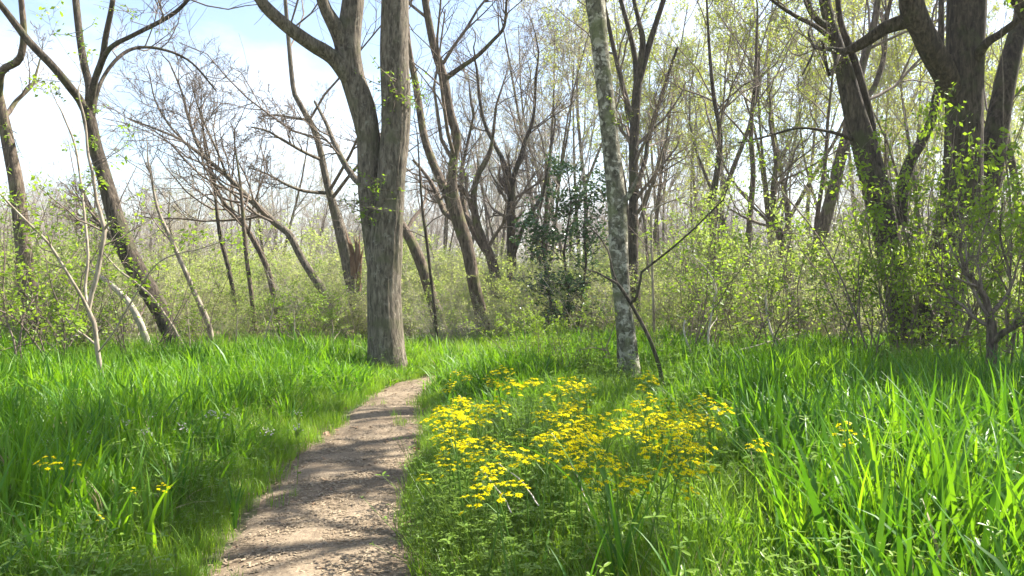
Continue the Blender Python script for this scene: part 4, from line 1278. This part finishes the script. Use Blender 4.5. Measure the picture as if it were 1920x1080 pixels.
# the wood beyond, which reads as one mass
N = 420
y = rng.uniform(60, 120, N)
xp = rng.uniform(-600, 2520, N)
x = (xp - 960) / FOC * y
hh = np.array([1.5 + (520 - (rng.normal(375, 40) if q > 780 else rng.normal(385, 25))) / FOC * yy for q, yy in zip(xp, y)]) / 10
pts = np.stack([x, y, gz(x, y)], -1)
rot = np.stack([0 * x, 0 * x, rng.uniform(0, 6.28, N)], -1)
scl = np.stack([np.clip(hh, 0.9, 2), np.clip(hh, 0.9, 2), hh], -1)
pr_ = [b_[1] for b_ in bare] + [b_[0] for b_ in bare]
ix = rng.integers(0, 6, N)
scatter('distant_wood', 'pale grey mass of bare trees far behind the glade', 'wood', pr_, np.vstack([pts, pts]), np.vstack([rot, rot]), np.vstack([scl, scl]), np.r_[ix, ix + 6])


# ------------------------------------------------------------------ yellow wildflowers
def flower_head(geo, rng, c, r, tilt):
    n_ = rng.integers(8, 12)
    az0 = rng.uniform(0, 6.28)
    nrm = norm(np.array([tilt[0], tilt[1], 1.0]))
    u_ = norm(np.cross(nrm, [0.3, 1, 0.1]))
    v_ = np.cross(nrm, u_)
    for k in range(n_):
        a = az0 + k / n_ * 6.283 + rng.normal() * 0.08
        ax = u_ * math.cos(a) + v_ * math.sin(a)
        sd = -u_ * math.sin(a) + v_ * math.cos(a)
        dr = rng.uniform(-0.35, 0.12)
        ll = r * rng.uniform(0.85, 1.1)
        w_ = r * 0.17
        V = [c + ax * r * 0.2 - sd * w_ * 0.6, c + ax * r * 0.2 + sd * w_ * 0.6, c + ax * ll * 0.7 + sd * w_ + nrm * dr * ll * 0.4, c + ax * ll + nrm * dr * ll, c + ax * ll * 0.7 - sd * w_ + nrm * dr * ll * 0.4]
        geo.add(V, [[0, 1, 2, 4], ], 0)
        geo.add(V, [[4, 2, 3]], 0)
    a = np.arange(6) / 6 * 6.283
    ring = c + (np.cos(a)[:, None] * u_ + np.sin(a)[:, None] * v_) * r * 0.3 + nrm * r * 0.05
    geo.add(np.vstack([ring, c + nrm * r * 0.24]), [[i, (i + 1) % 6, 6] for i in range(6)], 1)
    ring2 = c + (np.cos(a)[:, None] * u_ + np.sin(a)[:, None] * v_) * r * 0.2
    geo.add(np.vstack([ring2, c - nrm * r * 0.35]), [[(i + 1) % 6, i, 6] for i in range(6)], 2)


def flower_plant(seed, h=0.65, clusters=2, heads=11, fr=0.0155, spread=0.062):
    rng = np.random.default_rng(seed)
    gs, gl = Geo(), Geo()
    bend = rng.normal(size=2) * 0.05
    z = np.linspace(-0.02, h * 0.82, 7)
    st = np.stack([bend[0] * (z / h) ** 2, bend[1] * (z / h) ** 2, z], -1)
    tubes(gs, st, np.linspace(0.0045, 0.0028, 7), 6)
    cl = []
    for c in range(clusters):
        az = rng.uniform(0, 6.28)
        top = st[-1] + np.array([math.cos(az) * (0.02 + 0.07 * (c > 0)), math.sin(az) * (0.02 + 0.07 * (c > 0)), h * 0.1 - 0.07 * c * rng.uniform(.3, 1)])
        tubes(gs, np.array([st[-2] if c else st[-1], (st[-1] + top) / 2 + [0, 0, -0.01], top]), np.array([0.0025, 0.002, 0.0018]), 4)
        gf = Geo()
        for k in range(heads):
            a, r_ = k * 2.4 + rng.normal() * 0.2, spread * math.sqrt((k + 0.5) / heads)
            hc = top + np.array([math.cos(a) * r_, math.sin(a) * r_, 0.06 - 0.75 * r_ + rng.normal() * 0.012])
            tubes(gs, np.array([top, (top + hc) / 2 - [0, 0, 0.006], hc]), np.array([0.0014, 0.0011, 0.001]), 3)
            flower_head(gf, rng, hc, fr * rng.uniform(0.8, 1.2), (math.cos(a) * r_ * 6 + rng.normal() * .15, math.sin(a) * r_ * 6 + rng.normal() * .15))
        cl.append(gf.mesh('flower_cluster', ['petal', 'disc', 'flower_stem'], smooth=False))
    for k in range(7):                                        # divided leaves up the stem
        zt = h * rng.uniform(0.05, 0.6)
        b0 = np.array([np.interp(zt, z, st[:, 0]), np.interp(zt, z, st[:, 1]), zt])
        az = rng.uniform(0, 6.28)
        ln = 0.13 * (1.1 - zt / h)
        for j in range(5):
            s_ = (j + 1) / 5
            p0 = b0 + np.array([math.cos(az), math.sin(az), 0.5 - 0.6 * s_]) * ln * s_
            for sg in (-1, 1):
                a2 = az + sg * 1.0
                e = p0 + np.array([math.cos(a2), math.sin(a2), 0.1]) * 0.022 * (1.2 - 0.4 * s_)
                q = np.array([-math.sin(a2), math.cos(a2), 0]) * 0.006
                gl.add([p0, (p0 + e) / 2 + q, e, (p0 + e) / 2 - q], [[0, 1, 2, 3]], 0)
        tubes(gl, np.array([b0, b0 + np.array([math.cos(az), math.sin(az), 0.2]) * ln * 0.5, b0 + np.array([math.cos(az), math.sin(az), -0.1]) * ln]), np.array([0.0018, 0.0015, 0.001]), 3, 0)
    return gs.mesh('stem', 'flower_stem'), gl.mesh('foliage', 'herb'), cl


def place_flower(pm, label, X, Y, s, group=None, rot=0.0, name='yellow_wildflower', tilt=(0, 0)):
    r = thing(name, label, 'flower', (X, Y, float(gz(X, Y))), rot, group)
    r.scale = (s, s, s)
    r.rotation_euler = (tilt[0], tilt[1], rot)
    obj('stem', pm[0], r)
    o_ = obj('foliage', pm[1], r)
    o_['kind'] = 'stuff'
    for c in pm[2]:
        obj('flower_cluster', c, r)['kind'] = 'stuff'


fl = [flower_plant(1000 + i, 0.62 + 0.02 * (i % 3), 1 + i % 3, 9 + i % 4) for i in range(7)]
rng = np.random.default_rng(64)
# each entry: where a flowering top shows in the photograph and how tall that plant is
tops = []
# (pixel x range, y range, count): read off the drift from back to front
for x0, x1, y0, y1, n_ in [(870, 985, 682, 712, 9), (985, 1110, 700, 735, 9), (830, 960, 720, 760, 11), (940, 1100, 735, 775, 15), (1100, 1250, 738, 790, 14), (1210, 1352, 738, 790, 17),
                           (840, 935, 790, 835, 17), (985, 1110, 770, 815, 16), (1080, 1180, 785, 840, 15), (1180, 1350, 790, 835, 10), (1040, 1300, 835, 875, 6), (1150, 1240, 690, 720, 3), (830, 920, 745, 795, 9), (900, 1010, 830, 880, 4)]:
    for i in range(n_):
        tops.append((rng.uniform(x0, x1), rng.uniform(y0, y1)))
lefties = 0
for xp, yp in tops:
    if rng.random() < 0.24:
        continue
    h = rng.uniform(0.62, 0.86) if yp < 765 else rng.uniform(0.46, 0.78)
    d = (EYE - h) * FOC / (yp - HOR)
    X, Y = at(xp, d)
    if path_dist([X], [Y])[0] < 0.08:
        X += 0.25
    k = rng.integers(0, len(fl))
    place_flower(fl[k], 'yellow wildflower in the %s %s of the drift right of the path' % ('back' if yp < 735 else 'front' if yp > 795 else 'middle', 'left' if xp < 960 else 'right' if xp > 1160 else 'centre'), X, Y, h / (0.62 + 0.02 * (k % 3)), 'yellow wildflowers of the drift', rng.uniform(0, 6.28), tilt=tuple(rng.normal(size=2) * 0.08))
big = [flower_plant(1100 + i, 0.62, 1, 16, 0.015, 0.07) for i in range(2)] + [flower_plant(1110 + i, 0.62, 1, 5, 0.015, 0.028) for i in range(2)]
for xp, yp, h, k, lab in [
    (82, 852, 0.60, 0, 'broad yellow flower head in shade at the left edge of the grass'),
    (148, 858, 0.58, 2, 'small yellow flower just right of the broad left edge flower head'),
    (303, 905, 0.42, 1, 'flat yellow flower head low in the shaded left grass'),
    (240, 910, 0.42, 3, 'tiny yellow flower left of the flat low flower head'),
    (195, 960, 0.34, 3, 'single yellow flower low in the left foreground'),
    (287, 1021, 0.26, 2, 'lowest yellow flower at the bottom left near the path'),
    (790, 885, 0.45, 0, 'yellow flower cluster leaning over the right edge of the path'),
    (815, 862, 0.45, 2, 'yellow flowers beside the cluster leaning over the path'),
    (905, 876, 0.48, 2, 'yellow star flower in front of the left end of the drift'),
    (1325, 862, 0.62, 0, 'yellow flower head below the right end of the drift'),
    (1410, 822, 0.66, 1, 'lone pale yellow flower head right of the drift'),
    (1586, 787, 0.74, 0, 'rightmost yellow flower head standing among tall grass'),
    (1597, 828, 0.66, 2, 'orange yellow flower just below the rightmost flower head'),
    (1345, 800, 0.62, 2, 'small yellow flower at the right end of the drift'),
]:
    d = (EYE - h) * FOC / (yp - HOR)
    X, Y = at(xp, d)
    place_flower(big[k], lab, X, Y, h / 0.62, None, xp % 6)

# little pale pink flowers by the sapling
rngp = np.random.default_rng(65)
gs, gp = Geo(), Geo()
tubes(gs, np.array([(0, 0, -0.02), (0.01, 0, 0.15), (0.0, 0.01, 0.3)]), np.array([0.0025, 0.002, 0.0015]), 4)
for k in range(7):
    c = np.array([rngp.normal() * 0.018, rngp.normal() * 0.018, 0.3 + rngp.normal() * 0.012])
    tubes(gs, np.array([(0, 0, 0.27), c]), np.array([0.0012, 0.001]), 3)
    leaves(gp, rngp, np.repeat(c[None], 6, 0), 0.009, aspect=0.7, droop=-0.5)
leaves(gs, rngp, np.stack([rngp.normal(size=8) * 0.01, rngp.normal(size=8) * 0.01, rngp.uniform(0.03, 0.2, 8)], -1), 0.05)
pk = (gs.mesh('stem', 'herb'), gp.mesh('flower_cluster', 'pink'))
for i in range(20):
    xp, yp = rngp.uniform(170, 560), rngp.uniform(755, 805)
    if i > 15:
        xp, yp = rngp.uniform(20, 180), rngp.uniform(795, 830)
    h = rngp.uniform(0.3, 0.42)
    d = (EYE - h) * FOC / (yp - HOR)
    X, Y = at(xp, d)
    r = thing('pink_wildflower', 'tiny pale pink wildflower in the grass around the thin sapling', 'flower', (X, Y, float(gz(X, Y))), rngp.uniform(0, 6), 'pale pink wildflowers')
    r.scale = (h / 0.3,) * 3
    obj('stem', pk[0], r)
    obj('flower_cluster', pk[1], r)


# ------------------------------------------------------------------ big foreground grass plants, blade by blade
def grass_plant(label, xp, d, blades, seed):
    """blades: (lean direction deg, length, width, start angle, end angle)"""
    rng = np.random.default_rng(seed)
    X, Y = at(xp, d)
    r = thing('grass_plant', label, 'grass plant', (X, Y, float(gz(X, Y))))
    for az, L_, w_, t0, t1 in blades:
        g_ = Geo()
        blade(g_, rng, np.array([rng.normal() * 0.012, rng.normal() * 0.012, -0.02]), rad(az), L_, w_, t0, t1, 12, 0, fold=0.35, twist=rng.uniform(-0.5, 0.5))
        obj('blade', g_.mesh('blade', 'grass_near'), r)


def auto(seed, n_, L_, w_):
    r = np.random.default_rng(seed)
    return [(r.uniform(0, 360), L_ * r.uniform(0.6, 1.1), w_ * r.uniform(0.75, 1.2), r.uniform(0.02, 0.2), r.uniform(0.3, 1.5)) for _ in range(n_)]


for lab, xp, d, n_, L_, w_, sd in [
    ('tall grass plant with upright pointed blades near the right edge', 1800, 4.1, 8, 1.05, 0.022, 1),
    ('tall grass plant with broad blades at the right edge', 1890, 3.9, 8, 0.95, 0.022, 2),
    ('dark broad bladed grass plant in front of the yellow drift', 1165, 3.5, 11, 1.02, 0.030, 3),
    ('grass plant with long blades right of the lone pale flower', 1480, 3.9, 7, 0.90, 0.020, 4),
    ('grass plant with arching blades below the rightmost flower head', 1610, 3.6, 8, 0.80, 0.020, 5),
    ('grass plant at the bottom edge below the drift', 1080, 3.2, 7, 0.55, 0.018, 6),
    ('grass plant at the bottom between drift and right edge', 1290, 3.2, 7, 0.60, 0.019, 7),
    ('slanting grass plant at the lower right corner', 1850, 3.1, 7, 0.65, 0.024, 8),
    ('dark grass plant in shade left of the path', 330, 5.0, 9, 0.70, 0.017, 9),
    ('dark grass plant in shade near the left edge', 120, 4.6, 9, 0.75, 0.018, 10),
    ('low grass tuft bending onto the path from the left', 440, 4.9, 8, 0.42, 0.014, 11),
    ('grass plant with erect blades left of the rightmost flower head', 1540, 4.6, 7, 0.95, 0.018, 12),
]:
    grass_plant(lab, xp, d, auto(2000 + sd, n_, L_, w_), sd)
grass_plant('grass plant with one long pale blade sweeping across the lower right', 1700, 3.5, [(0, 0.95, 0.026, 0.6, 1.9), (170, 0.6, 0.02, 0.2, 1.1), (80, 0.7, 0.02, 0.1, 0.6), (200, 0.65, 0.018, 0.05, 0.5)], 30)


# ------------------------------------------------------------------ dead stalks and fallen branches
def stick(name, label, pts, D, bark='dead_wood', sides=7, seed=0, cat='dead branch', twigs=0):
    poly, rr = trace(pts, D, step=0.06)
    rr = rr * 0.6
    base = poly[0].copy()
    root = thing(name, label, cat, base)
    g_ = Geo()
    rng = np.random.default_rng(seed)
    poly = poly + np.cumsum(rng.normal(size=poly.shape) * 0.003, 0)
    tubes(g_, poly[None], rr[None], sides)
    stalk = obj('stalk', g_.mesh('stalk', bark, offset=base), root)
    if twigs:
        P, R, L = resample(poly, rr, 12)
        a = spawn(rng, P[None], R[None], np.array([L]), twigs, (0.3, 0.95), (30, 60), (0.2, 0.4), 0.05, 0.2, 0.6, 5, 0.002)
        for k in range(twigs):
            g2 = Geo()
            tubes(g2, a[0][k], a[1][k], 4)
            obj('side_twig', g2.mesh('side_twig', bark, offset=base), stalk)


stick('dead_stalk', 'pale dead stem standing in grass right of the pale tree, nearest it', [(1303, 690, 7), (1297, 665, 7), (1288, 640, 7), (1284, 620, 6), (1286, 600, 4)], 11.5, seed=1, twigs=2)
stick('dead_stalk', 'tall pale dead stem with a kink right of the pale tree', [(1333, 700, 7), (1330, 660, 7), (1331, 620, 6.5), (1340, 575, 6), (1346, 545, 5), (1330, 510, 3.5), (1300, 480, 2.5)], 11.8, seed=2, twigs=3)
stick('dead_stalk', 'bent white dead stem in the grass before the thicket', [(1470, 700, 6), (1455, 650, 7), (1442, 615, 7), (1438, 590, 6), (1436, 555, 5)], 12, seed=3, twigs=2)
stick('fallen_branch', 'thin pale branch lying across the grass before the thicket', [(1345, 668, 4), (1390, 655, 4, .2), (1440, 640, 3.5, .4), (1500, 622, 3, .6)], 11.8, seed=4, twigs=2)
stick('fallen_branch', 'pale forked branch propped on the foot of the left edge trunk', [(60, 672, 9), (88, 658, 8), (110, 642, 7, .1), (135, 630, 5, .2), (150, 627, 3, .3)], 13, seed=5, twigs=2)
stick('fallen_branch', 'long brown branch leaning across the dark leaning trunk', [(345, 650, 8, -.6), (318, 605, 8, -.6), (290, 565, 8, -.6), (258, 535, 7, -.6), (225, 510, 6, -.6), (190, 470, 4, -.6)], 13.2, 'bark_smooth', seed=6, twigs=3)
for i, tr in enumerate([[(960, 960, 4, -.3), (935, 915, 4), (905, 872, 3, .3)], [(1010, 950, 4, -.3), (980, 905, 4), (940, 868, 3, .3)], [(1105, 960, 3, -.2), (1085, 900, 4), (1060, 850, 4, .2), (1035, 812, 3, .4)]]):
    stick('dead_stalk', ['dry straw stalk slanting below the left end of the drift', 'dry straw stalk slanting beside the leftmost straw stalk', 'bent dry straw stalk in the middle of the drift'][i], tr, 4.3, seed=10 + i)
for i, tr in enumerate([[(520, 690, 7), (560, 684, 7, .1), (610, 676, 6, .3), (660, 668, 4, .5)], [(1560, 690, 6), (1600, 668, 6, .1), (1640, 650, 5, .2), (1690, 640, 3, .3)]]):
    stick('fallen_branch', ['dead branch lying in the grass before the rounded shrub', 'pale dead branch in the grass before the dark double trunk'][i], tr, 12.6, seed=30 + i, twigs=4)
# thin bare wands in front of the left bushes
for i, (x0, x1, yt) in enumerate([(360, 352, 560), (440, 444, 590), (473, 520, 545), (555, 552, 580), (628, 622, 600), (745, 750, 560)]):
    stick('bare_wand', ['thin bare wand left of the leaning grey pole', 'thin bare wand between the left poles', 'forked pale wand in grass before the green shrub', 'thin bare wand in front of the rounded shrub', 'thin bare wand right of the rounded shrub', 'thin bare wand hidden behind the twin trunk'][i],
          [(x0, 700, 5), (x0 + (x1 - x0) * 0.3, 660, 4.5), (x0 + (x1 - x0) * .6, 620, 4), (x1, yt, 2.5)], 13, 'bark_smooth', seed=20 + i, cat='sapling', twigs=3)


# ------------------------------------------------------------------ thin bright spring air over the whole wood
G = Geo()
c = np.array([(x_, y_, z_) for z_ in (-1.5, 34) for x_, y_ in ((-420, -220), (420, -220), (420, 470), (-420, 470))], float)
G.add(c, [[0, 3, 2, 1], [4, 5, 6, 7], [0, 1, 5, 4], [1, 2, 6, 5], [2, 3, 7, 6], [3, 0, 4, 7]])
hm = bpy.data.materials.new('haze_air')
hm.use_nodes = True
hm.node_tree.nodes.remove(hm.node_tree.nodes['Principled BSDF'])
vol = hm.node_tree.nodes.new('ShaderNodeVolumePrincipled')
vol.inputs['Density'].default_value = 0.0007
vol.inputs['Color'].default_value = (0.94, 0.96, 1.0, 1)
vol.inputs['Anisotropy'].default_value = 0.2
hm.node_tree.links.new(vol.outputs[0], hm.node_tree.nodes['Material Output'].inputs['Volume'])
M['haze'] = hm
tag(obj('haze', G.mesh('haze', 'haze', smooth=False)), 'thin pale sunlit haze in the air of the wood', 'haze', kind='stuff')
